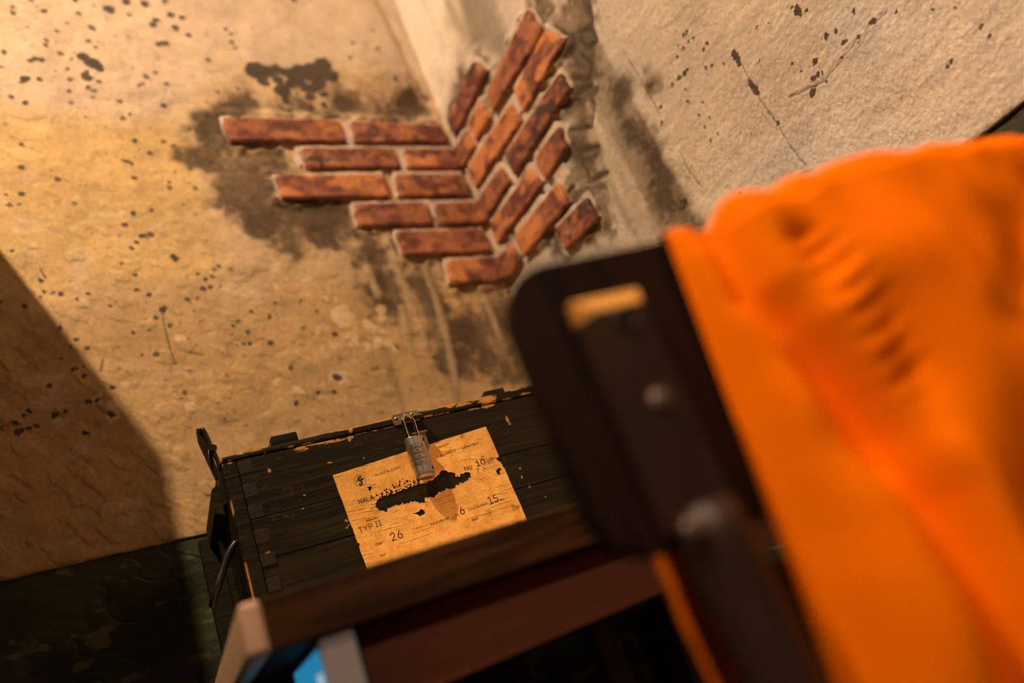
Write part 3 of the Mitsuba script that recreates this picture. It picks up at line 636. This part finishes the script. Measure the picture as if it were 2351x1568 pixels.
# paper label glued a little askew
LAB = math.radians(4.2)


def lab(mesh, lift):
    """Label plane (x right, y up from its top left corner, z thickness) to crate space."""
    m = mesh.copy()
    v = np.asarray(m.vertices)
    x = v[:, 0] * math.cos(LAB) - v[:, 1] * math.sin(LAB)
    y = v[:, 0] * math.sin(LAB) + v[:, 1] * math.cos(LAB)
    m.vertices = np.stack([x + 0.1165, -0.0013 - lift - v[:, 2], y - 0.0444], 1)
    return m


MAIN = [(0.0375, -0.0457), (0.0352, -0.0534), (0.0372, -0.0583), (0.041, -0.0588), (0.0437, -0.061), (0.0483, -0.0587), (0.055, -0.0584), (0.0618, -0.0581), (0.0692, -0.0597), (0.0757, -0.0603), (0.0816, -0.0623), (0.086, -0.0652), (0.094, -0.0673), (0.094, -0.0606), (0.0992, -0.063), (0.1012, -0.0617), (0.1041, -0.0647), (0.1071, -0.0658), (0.1142, -0.0607), (0.1211, -0.061), (0.1258, -0.0599), (0.1291, -0.0623), (0.1366, -0.0614), (0.1437, -0.0583), (0.1537, -0.0589), (0.1609, -0.0557), (0.1634, -0.0502), (0.1555, -0.0482), (0.1444, -0.0502), (0.1421, -0.0438), (0.1382, -0.0411), (0.1289, -0.0359), (0.1229, -0.0402), (0.1111, -0.0446), (0.1027, -0.0445), (0.0952, -0.0426), (0.0867, -0.0432), (0.0761, -0.0423), (0.0704, -0.043), (0.0624, -0.043), (0.0556, -0.0433), (0.0483, -0.0448)]
HOLES = [MAIN, [(0.0735, -0.0741), (0.0819, -0.0751), (0.0851, -0.0722), (0.0881, -0.0766), (0.0881, -0.0799), (0.0812, -0.0801), (0.076, -0.0763)],
         [(0.0342, -0.0267), (0.037, -0.0263), (0.0389, -0.0283), (0.0364, -0.0314), (0.0343, -0.0318)],
         [(0.1968, -0.0591), (0.2019, -0.0564), (0.2043, -0.0594), (0.2002, -0.0616), (0.201, -0.0648), (0.1959, -0.0659)],
         [(0.2090, -0.0424), (0.2038, -0.044), (0.2043, -0.0478), (0.2075, -0.051), (0.2077, -0.0555), (0.2095, -0.0597)],
         [(-0.0025, -0.0569), (-0.0006, -0.0590), (0.0006, -0.070), (-0.001, -0.0842), (0.0022, -0.086), (0.0008, -0.0898), (-0.003, -0.09)]]
rng = np.random.default_rng(11)


def ragged(pts, amp, step=0.0012):
    p = Polygon(pts).boundary
    n = int(p.length / step)
    q = np.array([p.interpolate(k / n, normalized=True).coords[0] for k in range(n)])
    w = rng.normal(size=(n, 2)) * amp
    w = (w + np.roll(w, 1, 0)) * 0.7
    return Polygon(q + w).buffer(0)


paper = Polygon([(0, 0), (0.104, 0.0004), (0.2085, 0), (0.2085, -0.148), (0, -0.148)])
paper = ragged(list(paper.exterior.coords)[:-1], 0.00012, 0.004)
gone = [ragged(h, 0.00075 if k == 0 else 0.0003) for k, h in enumerate(HOLES)]
for k in range(150):   # scuffed flecks around the tear
    x = rng.uniform(0.040, 0.100)
    y = -0.031 - 0.012 * rng.random() ** 0.6 - (0.004 if x < 0.06 else 0)
    r = 0.0003 + 0.0011 * rng.random() ** 2.2
    gone.append(Point(x, y).buffer(r, quad_segs=2))
for k in range(60):
    x, y = rng.uniform(0.165, 0.204), rng.uniform(-0.066, -0.056)
    gone.append(Point(x, y).buffer(0.0002 + 0.0005 * rng.random() ** 2, quad_segs=2))
for k in range(34):
    x, y = rng.uniform(0.004, 0.20), rng.uniform(-0.092, -0.066)
    gone.append(Point(x, y).buffer(0.0002 + 0.0005 * rng.random() ** 3, quad_segs=2))
paper = paper.difference(unary_union(gone))
paper = max(getattr(paper, 'geoms', [paper]), key=lambda g: g.area).simplify(0.00005)


def paper_color(p, n, uv):
    s, d, h = crate_local(p)
    m = fbm(s * 120, h * 120, 2.0, 3)
    c = mix((0.82, 0.44, 0.105), (0.92, 0.545, 0.155), smoothstep(0.3, 0.7, m))
    c = c * (0.80 + 0.4 * fbm(s * 22, h * 22, 4.0, 3))
    c = mix(c, (0.26, 0.15, 0.065), smoothstep(0.66, 0.80, fbm(s * 90 + 4, h * 150, 7.0, 3)) * (0.25 + 0.6 * smoothstep(0.24, 0.33, s)))
    return c * (0.86 + 0.28 * noise(s * 900, h * 900, 1.0))


def paper_bump(p, n, uv):
    s, d, h = crate_local(p)
    return fbm(s * 260, h * 260, 2.0, 2) + 2.0 * smoothstep(0.05, 0.0, dr.abs(fbm(s * 11 + 3, h * 150, 5.0, 2) - 0.5)) * smoothstep(0.45, 0.6, noise(s * 45, h * 90, 3.0))


scene['mat_paper'] = principled(proc(paper_color), 0.8, 0.25, bump=proc(paper_bump, 3e-4), scale=0.00045)
scene['mat_ink'] = principled((0.040, 0.027, 0.019), 0.8, 0.2)
scene['mat_faded_ink'] = principled((0.12, 0.075, 0.045), 0.8, 0.2)
put(c_ + 'paper_label', CR(lab(prism(paper, 0.00018), 0.0)), 'mat_paper', 'yellowed torn paper label printed in black')
LIFT = 0.00021


def words(text, height, x, y, width=None, bold=False, tilt=0.0):
    m = meshkit.text_mesh(text, height, 0.00003, bold)
    if width:
        e = m.bounds[1][0] - m.bounds[0][0]
        m.apply_scale([width / e, 1, 1])
    v = np.asarray(m.vertices).copy()
    v[:, 1] += v[:, 0] * tilt
    m.vertices = v
    m.apply_translation([x - m.bounds[0][0], y, 0])
    return m


def rings(cx, cy, r, w):
    return prism(Point(cx, cy).buffer(r).difference(Point(cx, cy).buffer(r - w)), 0.00003)


emblem = [rings(0.0283, -0.0164, 0.0072, 0.0005)]
arc = smooth_path([[0.0308, -0.0128, 0], [0.0290, -0.0120, 0], [0.0276, -0.0133, 0], [0.0277, -0.0155, 0], [0.0290, -0.0172, 0], [0.0296, -0.0192, 0], [0.0283, -0.0212, 0], [0.0263, -0.0206, 0]], 30)
from shapely.geometry import LineString
emblem.append(prism(LineString(arc[:, :2]).buffer(0.0011), 0.00003))
emblem.append(prism(Polygon([(0.0288, -0.0143), (0.0322, -0.0143), (0.0340, -0.0156), (0.0322, -0.0169), (0.0288, -0.0169)]), 0.00003))
for k in range(3):
    emblem.append(prism(sbox(0.0233, -0.0170 + 0.0012 * k, 0.0272, -0.0164 + 0.0012 * k), 0.00003))
rows = [
    (words('VCHZ & SYNT -', 0.0028, 0.0471, -0.0176, 0.0385, True), 'faint'), (words('DUBICE - SEMTÍN', 0.0028, 0.1348, -0.0192, 0.0530, True), 'dark'),
    (words('Np', 0.0056, 0.1574, -0.0465, 0.0110, True), 'faint'), (words('10', 0.0072, 0.1745, -0.0465, 0.0130, True), 'dark'),
    (words('NAL', 0.0056, 0.0176, -0.0430, 0.0130, True), 'faint'), (words('A', 0.0056, 0.0318, -0.0430, None, True), 'dark'),
    (words('Náložky', 0.0026, 0.0186, -0.0658, 0.0148, True), 'dark'), (words('TYP II', 0.0066, 0.0061, -0.0752, 0.0280), 'dark'),
    (words('26', 0.0098, 0.0384, -0.0972, 0.0142), 'dark'), (words('Obal', 0.0031, 0.0181, -0.0955, 0.0084, True), 'dark'),
    (words('Dne', 0.0026, 0.0186, -0.1092, 0.0068, True), 'dark'), (words('Počet náložek', 0.0027, 0.0889, -0.0955, 0.0252, True), 'dark'),
    (words('ks', 0.0029, 0.1230, -0.0955, 0.0038, True), 'dark'), (words('6', 0.0098, 0.1298, -0.0962, 0.0062), 'dark'),
    (words('Čistá hmotnost:', 0.0027, 0.1408, -0.0950, 0.0275, True), 'dark'), (words('15.', 0.0100, 0.1700, -0.0968, 0.0172), 'dark'),
    (words('Balil', 0.0028, 0.1405, -0.1082, 0.0086, True), 'dark'), (words('mez', 0.0022, 0.0525, -0.0660, 0.0060), 'faint'),
    (words('7 /', 0.0060, 0.1707, -0.0545, 0.0130), 'faint'), (words('vvn', 0.0022, 0.0698, -0.0938, 0.0080), 'faint'),
]
put(c_ + 'paper_label__emblem', CR(lab(cat(*emblem), LIFT)), 'mat_ink', 'round black emblem with a curved S and an arrow')
for m, tone in rows:
    put(num(c_ + 'paper_label__printed_words'), CR(lab(m, LIFT)), 'mat_ink' if tone == 'dark' else 'mat_faded_ink')

# ------------------------------------------------------------------ combination padlock
PL = Frame(CR.m @ np.array([0.2192, -0.0200, -0.0545]) + CR.o, -5.5 + 24)
scene['mat_steel'] = principled(proc(lambda p, n, uv: mix((0.45, 0.42, 0.39), (0.52, 0.49, 0.45), noise(p.x * 900, p.y * 900, p.z * 900))), 0.38, 0.5, metal=0.9)
scene['mat_chrome'] = principled((0.62, 0.58, 0.54), 0.10, 0.5, metal=1.0)
scene['mat_dial'] = principled((0.62, 0.55, 0.46), 0.30, 0.5, metal=0.9)
thing('padlock', 'small silver combination padlock with four number dials hanging from the crate hasp', 'padlock')


def stadium(w, t, z):
    c = np.linspace(0, 2 * np.pi, 40, endpoint=False)
    x, y = np.cos(c), np.sin(c)
    k = w / 2 - t / 2
    return np.stack([x * t / 2 + np.where(x > 0, k, -k), y * t / 2, c * 0 + z], 1)


put('padlock__body', PL(hull(np.vstack([stadium(0.0258, 0.0165, 0.0262), stadium(0.0266, 0.0175, 0.0252), stadium(0.0266, 0.0175, -0.0200), stadium(0.0250, 0.0160, -0.0232), stadium(0.0215, 0.0120, -0.0258)]))), 'mat_steel', smooth=30)
DIAL_X, DIAL_R = -0.0038, 0.0106
for k, (h, first) in enumerate(zip((0.0138, 0.0068, -0.0002, -0.0072), (1, 0, 6, 4))):
    g = []
    ang = np.linspace(0, 2 * np.pi, 80, endpoint=False)
    r = DIAL_R - 0.0003 * (np.cos(ang * 10 + 1.2) > 0.86)
    ring = np.stack([np.cos(ang) * r + DIAL_X, np.sin(ang) * r - 0.0002], 1)
    m = prism(Polygon(ring), 0.0044)
    m.apply_translation([0, 0, h - 0.0022])
    key = num('padlock__number_dial')
    put(key, PL(m), 'mat_dial', 'ridged metal dial with black numbers' if k == 0 else None, smooth=20)
    for j in range(-1, 3):
        th = math.radians(-14 + 36 * j - 18)
        for txt, off, hh in ((str((first + j) % 10), 0.0, 0.0031), ('|', 18.0, 0.0034)):
            t = th + math.radians(off)
            d = meshkit.text_mesh(txt, hh, 0.00012, True)
            c = (d.bounds[0] + d.bounds[1]) / 2
            d.apply_translation(-c)
            v = np.asarray(d.vertices)
            R = DIAL_R + 0.00008
            tx, ty = math.cos(t), math.sin(t)
            d.vertices = np.stack([DIAL_X + R * ty + v[:, 0] * tx + v[:, 2] * ty, -0.0002 - R * tx + v[:, 0] * ty - v[:, 2] * tx, h + v[:, 1]], 1)
            g.append(d)
    put(key + '__numbers', PL(cat(*g)), 'mat_black')
for sz_, hz in ((0.0092, 0.0205), (0.0098, -0.0165)):
    m = trimesh.creation.cylinder(radius=0.0014, height=0.0006, sections=20)
    m.apply_transform(trimesh.transformations.rotation_matrix(math.pi / 2, [1, 0, 0]))
    m.apply_scale([0.75, 1, 1.5])
    m.apply_translation([sz_ - 0.003, -0.0088, hz])
    put(num('padlock__rivet'), PL(m), 'mat_black')
leg = 0.0086
put('padlock__shackle', PL(tube(np.vstack([[[-leg, 0, 0.024], [-leg, 0, 0.046]], [[-leg * math.cos(t), 0, 0.0475 + leg * 1.15 * math.sin(t)] for t in np.linspace(0.05, math.pi - 0.05, 24)], [[leg, 0, 0.046], [leg, 0, 0.024]]]), 0.0022, 18)), 'mat_chrome', 'polished steel shackle', smooth=True)

# ------------------------------------------------------------------ table
TB = Frame([-0.7461, -0.6232, TABLE_Z], -6.0)


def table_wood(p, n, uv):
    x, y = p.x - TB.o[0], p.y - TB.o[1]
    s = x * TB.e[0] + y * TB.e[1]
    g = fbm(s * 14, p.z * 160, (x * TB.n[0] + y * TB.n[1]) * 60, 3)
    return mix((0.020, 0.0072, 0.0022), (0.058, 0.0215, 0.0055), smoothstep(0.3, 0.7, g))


def table_top_color(p, n, uv):
    g = fbm(p.x * 8, p.y * 90, 3.0, 3)
    return mix((0.60, 0.35, 0.16), (0.72, 0.44, 0.21), g)


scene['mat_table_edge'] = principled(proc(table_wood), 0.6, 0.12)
scene['mat_table_top'] = principled(proc(table_top_color), 0.5, 0.4)
scene['mat_end_band'] = principled((0.62, 0.40, 0.27), 0.5, 0.4)
scene['mat_apron'] = principled(proc(lambda p, n, uv: mix((0.075, 0.026, 0.013), (0.11, 0.038, 0.019), fbm(p.x * 12, p.y * 12, p.z * 90, 3))), 0.34, 0.6)
scene['mat_leg'] = principled((0.13, 0.115, 0.08), 0.45, 0.5)
thing('table', 'brown wooden table under the crate, its front edge crossing the photo low', 'table')
TL, TD = 0.66, 0.575
put('table__table_top', TB(rbox(0.0, TL, 0.004, TD, -0.030, 0.0, 0.002)), 'mat_table_top', smooth=25)
put('table__underside', TB(rbox(0.001, TL - 0.001, 0.004, TD, -0.036, -0.0295, 0.001)), 'mat_table_edge', smooth=25)
put('table__front_edge', TB(rbox(0.0, TL, -0.001, 0.006, -0.0363, 0.0003, 0.0022)), 'mat_table_edge', 'dark brown front edge strip', smooth=25)
put('table__end_band', TB(rbox(-0.0150, 0.0005, -0.003, TD, -0.0365, 0.0004, 0.0045)), 'mat_end_band', 'pale rounded strip on the table end', smooth=25)
put(num('table__apron'), TB(hull([[s, d, h] for (s, h) in ((0.060, -0.0355), (0.060, -0.0935), (0.62, -0.0795), (0.62, -0.0355)) for d in (0.014, 0.030)])), 'mat_apron', 'reddish brown apron board')
put(num('table__apron'), TB(rbox(0.06, 0.60, TD - 0.06, TD - 0.044, -0.09, -0.0355, 0.001)), 'mat_apron')
for (s, d) in ((0.335, 0.215), (0.60, 0.09), (0.60, 0.50), (0.05, 0.50)):
    m = cat(rbox(s, s + 0.017, d, d + 0.026, -TABLE_Z, -0.036, 0.003), rbox(s + 0.0155, s + 0.030, d + 0.004, d + 0.022, -TABLE_Z, -0.036, 0.003))
    put(num('table__leg'), TB(m), 'mat_leg', smooth=25)

# ------------------------------------------------------------------ small unidentified object under the table, built as a glowing display
scene['mat_white_plastic'] = principled((0.28, 0.27, 0.29), 0.5, 0.4)
thing('display', 'small blue and white object under the left end of the table, built as a lit display', 'display')
put('display__housing', TB(rbox(0.0300, 0.0560, 0.002, 0.15, -0.165, -0.0364, 0.003)), 'mat_white_plastic', smooth=25)


scene['mat_screen'] = principled((0.02, 0.03, 0.04), 0.3, 0.5)
put('display__screen', TB(rbox(0.0289, 0.0301, 0.006, 0.140, -0.158, -0.043, 0.0004)), 'mat_screen', 'blue screen', emitter={'type': 'area', 'radiance': {'type': 'rgb', 'value': [0.016, 0.20, 0.37]}})
put('display__screen__white_field', TB(rbox(0.0284, 0.0291, 0.008, 0.030, -0.150, -0.058, 0.0003)), 'mat_screen', 'white field on the screen', emitter={'type': 'area', 'radiance': {'type': 'rgb', 'value': [0.40, 0.48, 0.50]}})

# ------------------------------------------------------------------ chair
CHF = Frame([-0.6100, -0.9190, 0.8220], -12.0)


def ply_color(p, n, uv):
    g = fbm(p.x * 120 + p.y * 40, p.z * 9, 2.0, 3)
    return mix((0.009, 0.0030, 0.0020), (0.022, 0.0080, 0.0045), smoothstep(0.3, 0.7, g))


scene['mat_plywood'] = principled(proc(ply_color), 0.5, 0.15)
scene['mat_tube'] = principled(proc(lambda p, n, uv: mix((0.024, 0.0115, 0.0070), (0.042, 0.020, 0.0125), fbm(p.x * 60, p.y * 60, p.z * 30, 2))), 0.45, 0.3)
scene['mat_bolt'] = principled((0.16, 0.11, 0.095), 0.4, 0.5, metal=0.3)
thing('chair', 'dark brown plywood chair with a steel frame, its back towards the camera', 'chair')
back = sbox(-0.0595 + 0.03, -0.152 + 0.03, 0.265 - 0.03, -0.0005 - 0.03).buffer(0.03, quad_segs=10)
put('chair__backrest', CHF(upright(prism(back, 0.009), 0, 0.0115)), 'mat_plywood', 'dark plywood backrest with rounded corners', smooth=25)


def frame_tube(u0):
    """Flattened tube behind the backrest: the steel, and the slanted upper end, its lamp highlight put into the colour."""
    def ring(h, front):
        pts = []
        for (u, k) in ((-0.0195, 0.0), (-0.0125, 1.0), (0.0125, 1.0), (0.0195, 0.0)):
            pts += [[u0 + u, 0.0025 - (0.0045 + (front - 0.0045) * k), h], [u0 + u, 0.0024, h]]
        return pts
    return hull(ring(-0.0385, 0.0150) + ring(-0.146, 0.0150)), hull(ring(-0.0265, 0.0050) + ring(-0.0370, 0.0146) + ring(-0.0384, 0.0149))


scene['mat_lit_bevel'] = principled((0.62, 0.29, 0.055), 0.4, 0.5)  # ochre carries the lamp highlight on the slanted tube end
for side, u0 in enumerate((-0.0085, 0.214)):
    k = num('chair__frame_tube')
    steel, bevel = frame_tube(u0)
    put(k, CHF(steel), 'mat_tube', 'flattened brown steel frame tube' if side == 0 else None, smooth=20)
    put(k + '__lit_bevel', CHF(bevel), 'mat_lit_bevel', 'slanted tube end with its bright highlight put into the colour', smooth=20)
    put(k + '__lower_tube', CHF(tube(np.array([[u0, -0.002, -0.140], [u0 + 0.001, -0.003, -0.155], [u0 + 0.004, -0.005, -0.25], [u0 + 0.010, -0.03, -0.55], [u0 + 0.012, -0.05, -0.820]]), 0.0165, 20)), 'mat_tube', smooth=True)
    hole = trimesh.creation.cylinder(radius=0.0042, height=0.002, sections=24)
    hole.apply_transform(trimesh.transformations.rotation_matrix(math.pi / 2, [1, 0, 0]))
    hole.apply_translation([u0 - 0.0005, -0.0126, -0.0455])
    put(k + '__hole_disc', CHF(hole), 'mat_black')  # black disc put in for the shaded inside of the hole
    rim = trimesh.creation.torus(0.0056, 0.0013)
    rim.apply_transform(trimesh.transformations.rotation_matrix(math.pi / 2, [1, 0, 0]))
    rim.apply_translation([u0 - 0.0005, -0.0126, -0.0455])
    put(k + '__grommet', CHF(rim), 'mat_tube', smooth=True)
    b = trimesh.creation.icosphere(subdivisions=3, radius=0.0055)
    b.vertices = np.asarray(b.vertices) * [1, 0.45, 1] + [u0 - 0.001, -0.0125, -0.0885]
    put(k + '__rivet', CHF(b), 'mat_bolt', smooth=True)
    for (du, dh, rr) in ((-0.014, -0.1475, 0.0048), (0.0065, -0.1455, 0.0040)):
        w = trimesh.creation.icosphere(subdivisions=3, radius=rr)
        w.vertices = np.asarray(w.vertices) * [1, 0.45, 1] + [u0 + du, -0.0150, dh]
        put(num(k + '__weld_bead'), CHF(w), 'mat_bolt', smooth=True)
    put(num('chair__front_leg'), CHF(tube(np.array([[u0 + 0.004, 0.36, -0.395], [u0 + 0.004, 0.39, -0.82]]), 0.0125)), 'mat_tube', smooth=True)
    put(num('chair__side_rail'), CHF(tube(np.array([[u0 + 0.006, -0.014, -0.392], [u0 + 0.004, 0.36, -0.392]]), 0.0115)), 'mat_tube', smooth=True)
seat = sbox(-0.07 + 0.04, 0.02 + 0.04, 0.275 - 0.04, 0.38 - 0.04).buffer(0.04, quad_segs=8)
st_ = prism(seat, 0.011)
st_.apply_translation([0, 0, -0.380])
put('chair__seat', CHF(st_), 'mat_plywood', smooth=25)

# ------------------------------------------------------------------ orange jacket over the chair's back
US = [0.028, 0.056, 0.084, 0.111, 0.122, 0.132, 0.157, 0.206, 0.255, 0.300, 0.325, 0.338]
VS = [0.001, 0.006, 0.009, 0.008, 0.012, 0.016, 0.017, 0.012, 0.014, 0.014, 0.010, -0.006]


def ridge(u, v, pts, w, h):
    """A fold along a polyline in the cloth."""
    return h * np.exp(-(np_lines(u, v, [pts]) / w) ** 2)


def folds(u, v):
    q = np.stack([u * 14, v * 9, u * 0 + 2.0], -1)
    f = 0.026 * (meshkit.fbm(q, 3, 2) - 0.5)
    f += ridge(u, v, [(0.066, 0.02), (0.062, -0.030), (0.061, -0.050), (0.069, -0.080), (0.074, -0.131), (0.079, -0.173), (0.077, -0.211), (0.073, -0.25), (0.066, -0.34)], 0.010, -0.019)
    f += ridge(u, v, [(0.083, -0.080), (0.092, -0.131), (0.098, -0.173), (0.096, -0.26)], 0.012, 0.009)
    f += ridge(u, v, [(0.094, -0.034), (0.097, -0.050)], 0.010, -0.0065)
    f += ridge(u, v, [(0.097, -0.118), (0.092, -0.140)], 0.012, -0.0055)
    f += ridge(u, v, [(0.030, 0.002), (0.028, -0.035), (0.026, -0.077), (0.020, -0.12)], 0.006, -0.004)
    f += ridge(u, v, [(0.044, -0.02), (0.044, -0.12), (0.034, -0.25)], 0.010, 0.007)
    f += ridge(u, v, [(0.036, 0.00), (0.040, -0.16), (0.036, -0.30)], 0.012, -0.004)
    f += ridge(u, v, [(0.26, -0.04), (0.19, -0.10), (0.15, -0.18)], 0.016, -0.008)
    f += ridge(u, v, [(0.24, -0.06), (0.17, -0.13), (0.13, -0.22)], 0.014, 0.006)
    # puckers along the placket seam
    seam = np.exp(-((u - 0.098) / 0.012) ** 2) * ((v < -0.03) & (v > -0.125))
    f += 0.0013 * seam * np.sin(v * 2 * np.pi / 0.0125 + 2.0 * np.sin(u * 90))
    return f


nu, nt = 170, 240
w = np.linspace(0, 1, nu)
P = np.zeros((nu, nt, 3))
top = np.interp(np.interp(w, [0, 1], [0.046, 0.338]), US, VS)
front = np.linspace(-0.36, 0.0, 150)
roll = np.linspace(0, np.pi, 34)[1:-1]
rear = np.linspace(0, -0.36, nt - 150 - 32)
for i, t in enumerate(w):
    k = 0
    pin = np.clip(t / 0.10, 0, 1); pin = pin * pin * (3 - 2 * pin)
    rr, fd = 0.0065 + 0.0105 * pin, -0.0005 - 0.0225 * pin
    for v in front:
        uL = np.interp(v, [-0.36, -0.23, 0.0], [0.010, 0.018, 0.042])
        uR = 0.338 + 0.02 * (-v)
        u = uL + (uR - uL) * t
        vv = v + (top[i] - rr if v > -0.2 else (top[i] - rr) * (v + 0.36) / 0.16)
        P[i, k] = [u, fd, vv]
        k += 1
    u = 0.044 + (0.338 - 0.044) * t
    for a in roll:
        P[i, k] = [u, fd + rr * (1 - math.cos(a)), top[i] - rr + rr * math.sin(a)]
        k += 1
    for v in rear:
        uL = np.interp(v, [-0.36, 0.0], [0.050, 0.058])
        u2 = uL + (0.338 - uL) * t
        P[i, k] = [u2, fd + 2 * rr, v + top[i] - rr]
        k += 1
D = folds(P[:, :, 0], P[:, :, 2])
amp = np.ones(nt)
amp[150:182] = np.linspace(1, 0.3, 32)
amp[182:] = 0.3
edge = np.clip(w / 0.06, 0.02, 1)[:, None]
out = np.zeros_like(P)
out[:, :150, 1] = -1
out[:, 150:182, 1] = -np.cos(roll)
out[:, 150:182, 2] = np.sin(roll)
out[:, 182:, 1] = 1
P = P + out * (D * amp * edge + 0.004 * np.clip(w / 0.2, 0, 1)[:, None])[..., None]
P[:, :150, 1] -= (0.026 * np.clip(w / 0.4, 0, 1) ** 0.7)[:, None] * np.sin(np.clip((P[:, :150, 2] + 0.36) / 0.38, 0, 1) * np.pi * 0.85 + 0.2)
jk = grid_mesh(P)


def cloth_color(p, n, uv):
    m = fbm(p.x * 25, p.y * 25, p.z * 25, 2)
    return mix((0.92, 0.175, 0.0004), (0.97, 0.205, 0.0005), m)


scene['mat_jacket'] = principled(proc(cloth_color), 0.85, 0.03)
put('jacket', CHF(jk), 'mat_jacket', 'bright orange work jacket draped over the chair back', 'jacket', smooth=True)
tt, hh = np.meshgrid(np.linspace(0, 2 * np.pi, 49), np.linspace(-0.42, -0.06, 90), indexing='ij')
wob = 0.006 * (meshkit.fbm(np.stack([np.cos(tt) * 1.5, np.sin(tt) * 1.5, hh * 28], -1), 3, 5) - 0.5)
sl = np.stack([0.0035 + (0.0215 + wob) * np.cos(tt) + 0.010 * (hh + 0.17) * 0, 0.036 + (0.014 + wob) * np.sin(tt), hh], -1)
put('jacket__sleeve', CHF(grid_mesh(sl)), 'mat_jacket', 'sleeve hanging behind the backrest', smooth=True)

# ------------------------------------------------------------------ unseen cabinet left of the view, added to cast the wall shadow
scene['mat_shadow_locker'] = principled((0.09, 0.10, 0.09), 0.5, 0.4)
thing('shadow_locker', 'unseen tall grey cabinet, shaped and placed to cast the shadow on the left wall', 'shadow_locker')
LX = -0.937
put('shadow_locker__cabinet', rbox(-1.45, LX, -0.424, -0.014, 0.0, 1.650, 0.003), 'mat_shadow_locker', smooth=25)
put('shadow_locker__door', rbox(-1.44, LX - 0.03, -0.436, -0.4235, 0.03, 1.62, 0.003), 'mat_shadow_locker', smooth=25)
put('shadow_locker__door__handle', tube([[-1.03, -0.441, 0.95], [-1.03, -0.441, 1.07]], 0.006), 'mat_iron', smooth=True)

# ------------------------------------------------------------------ ceiling lamps and fill panel
scene['mat_lamp'] = principled((0.05, 0.05, 0.05), 0.5, 0.4)


def lamp(key, label, pos, aim, radius):
    """A spotlight can on a stem from the ceiling; returns its direction."""
    thing(key, label, 'lamp')
    d = (aim - pos) / np.linalg.norm(aim - pos)
    a = np.cross(d, [0, 0, 1.0]); a /= np.linalg.norm(a)
    m = np.stack([a, np.cross(d, a), d], 1)
    c = np.linspace(0, 2 * np.pi, 49)
    R = 0.045
    prof = [(0.004, -0.13), (R * 0.8, -0.125), (R, -0.11), (R, 0.012), (R - 0.003, 0.012), (R - 0.003, -0.03), (radius + 0.002, -0.03)]
    G = np.array([[[r * math.cos(t), r * math.sin(t), z] for (r, z) in prof] for t in c]) @ m.T + pos
    put(key + '__can', grid_mesh(G), 'mat_lamp', smooth=30)
    back_ = pos - d * 0.12
    put(key + '__stem', tube([back_, [back_[0], back_[1], 2.597]], 0.006), 'mat_lamp', smooth=True)
    return d, m


d, m = lamp('ceiling_spotlight', 'black ceiling spotlight with a warm bulb over the left wall', KEY_POS, KEY_AIM, KEY_RADIUS)
disc = trimesh.creation.cylinder(radius=KEY_RADIUS, height=0.002, sections=32)
disc.vertices = np.asarray(disc.vertices) @ m.T + (KEY_POS - d * 0.004)
f = disc.triangles_center
front_only = ((f - (KEY_POS - d * 0.004)) @ d) > 0.0009
disc.update_faces(front_only)
disc.remove_unreferenced_vertices()
if disc.face_normals[0] @ d < 0:
    disc.invert()
put('ceiling_spotlight__bulb', disc, 'mat_lamp', emitter={'type': 'area', 'radiance': {'type': 'rgb', 'value': list(KEY_RGB)}})
d, m = lamp('ceiling_spotlight_001', 'black ceiling spotlight with a paler bulb aimed at the chair', SPOT_POS, SPOT_AIM, 0.02)
scene['spot_beam'] = {'type': 'spot', 'intensity': {'type': 'rgb', 'value': list(SPOT_RGB)}, 'cutoff_angle': SPOT_CUT, 'beam_width': SPOT_BEAM,
                      'to_world': T().look_at(origin=(SPOT_POS + d * 0.015).tolist(), target=SPOT_AIM.tolist(), up=[0, 0, 1])}
thing('fill_panel', 'unseen square panel behind the camera, added as soft fill light', 'lamp')  # panel out of view, added to soften the shadows
put('fill_panel__frame', rbox(-1.32, -0.38, -2.67, -1.73, 2.575, 2.599, 0.003), 'mat_lamp', smooth=25)
put('fill_panel__diffuser', trimesh.Trimesh([[-1.29, -2.64, 2.5735], [-0.41, -2.64, 2.5735], [-0.41, -1.76, 2.5735], [-1.29, -1.76, 2.5735]], [[0, 2, 1], [0, 3, 2]], process=False), 'mat_lamp',
    emitter={'type': 'area', 'radiance': {'type': 'rgb', 'value': list(FILL_RGB)}})
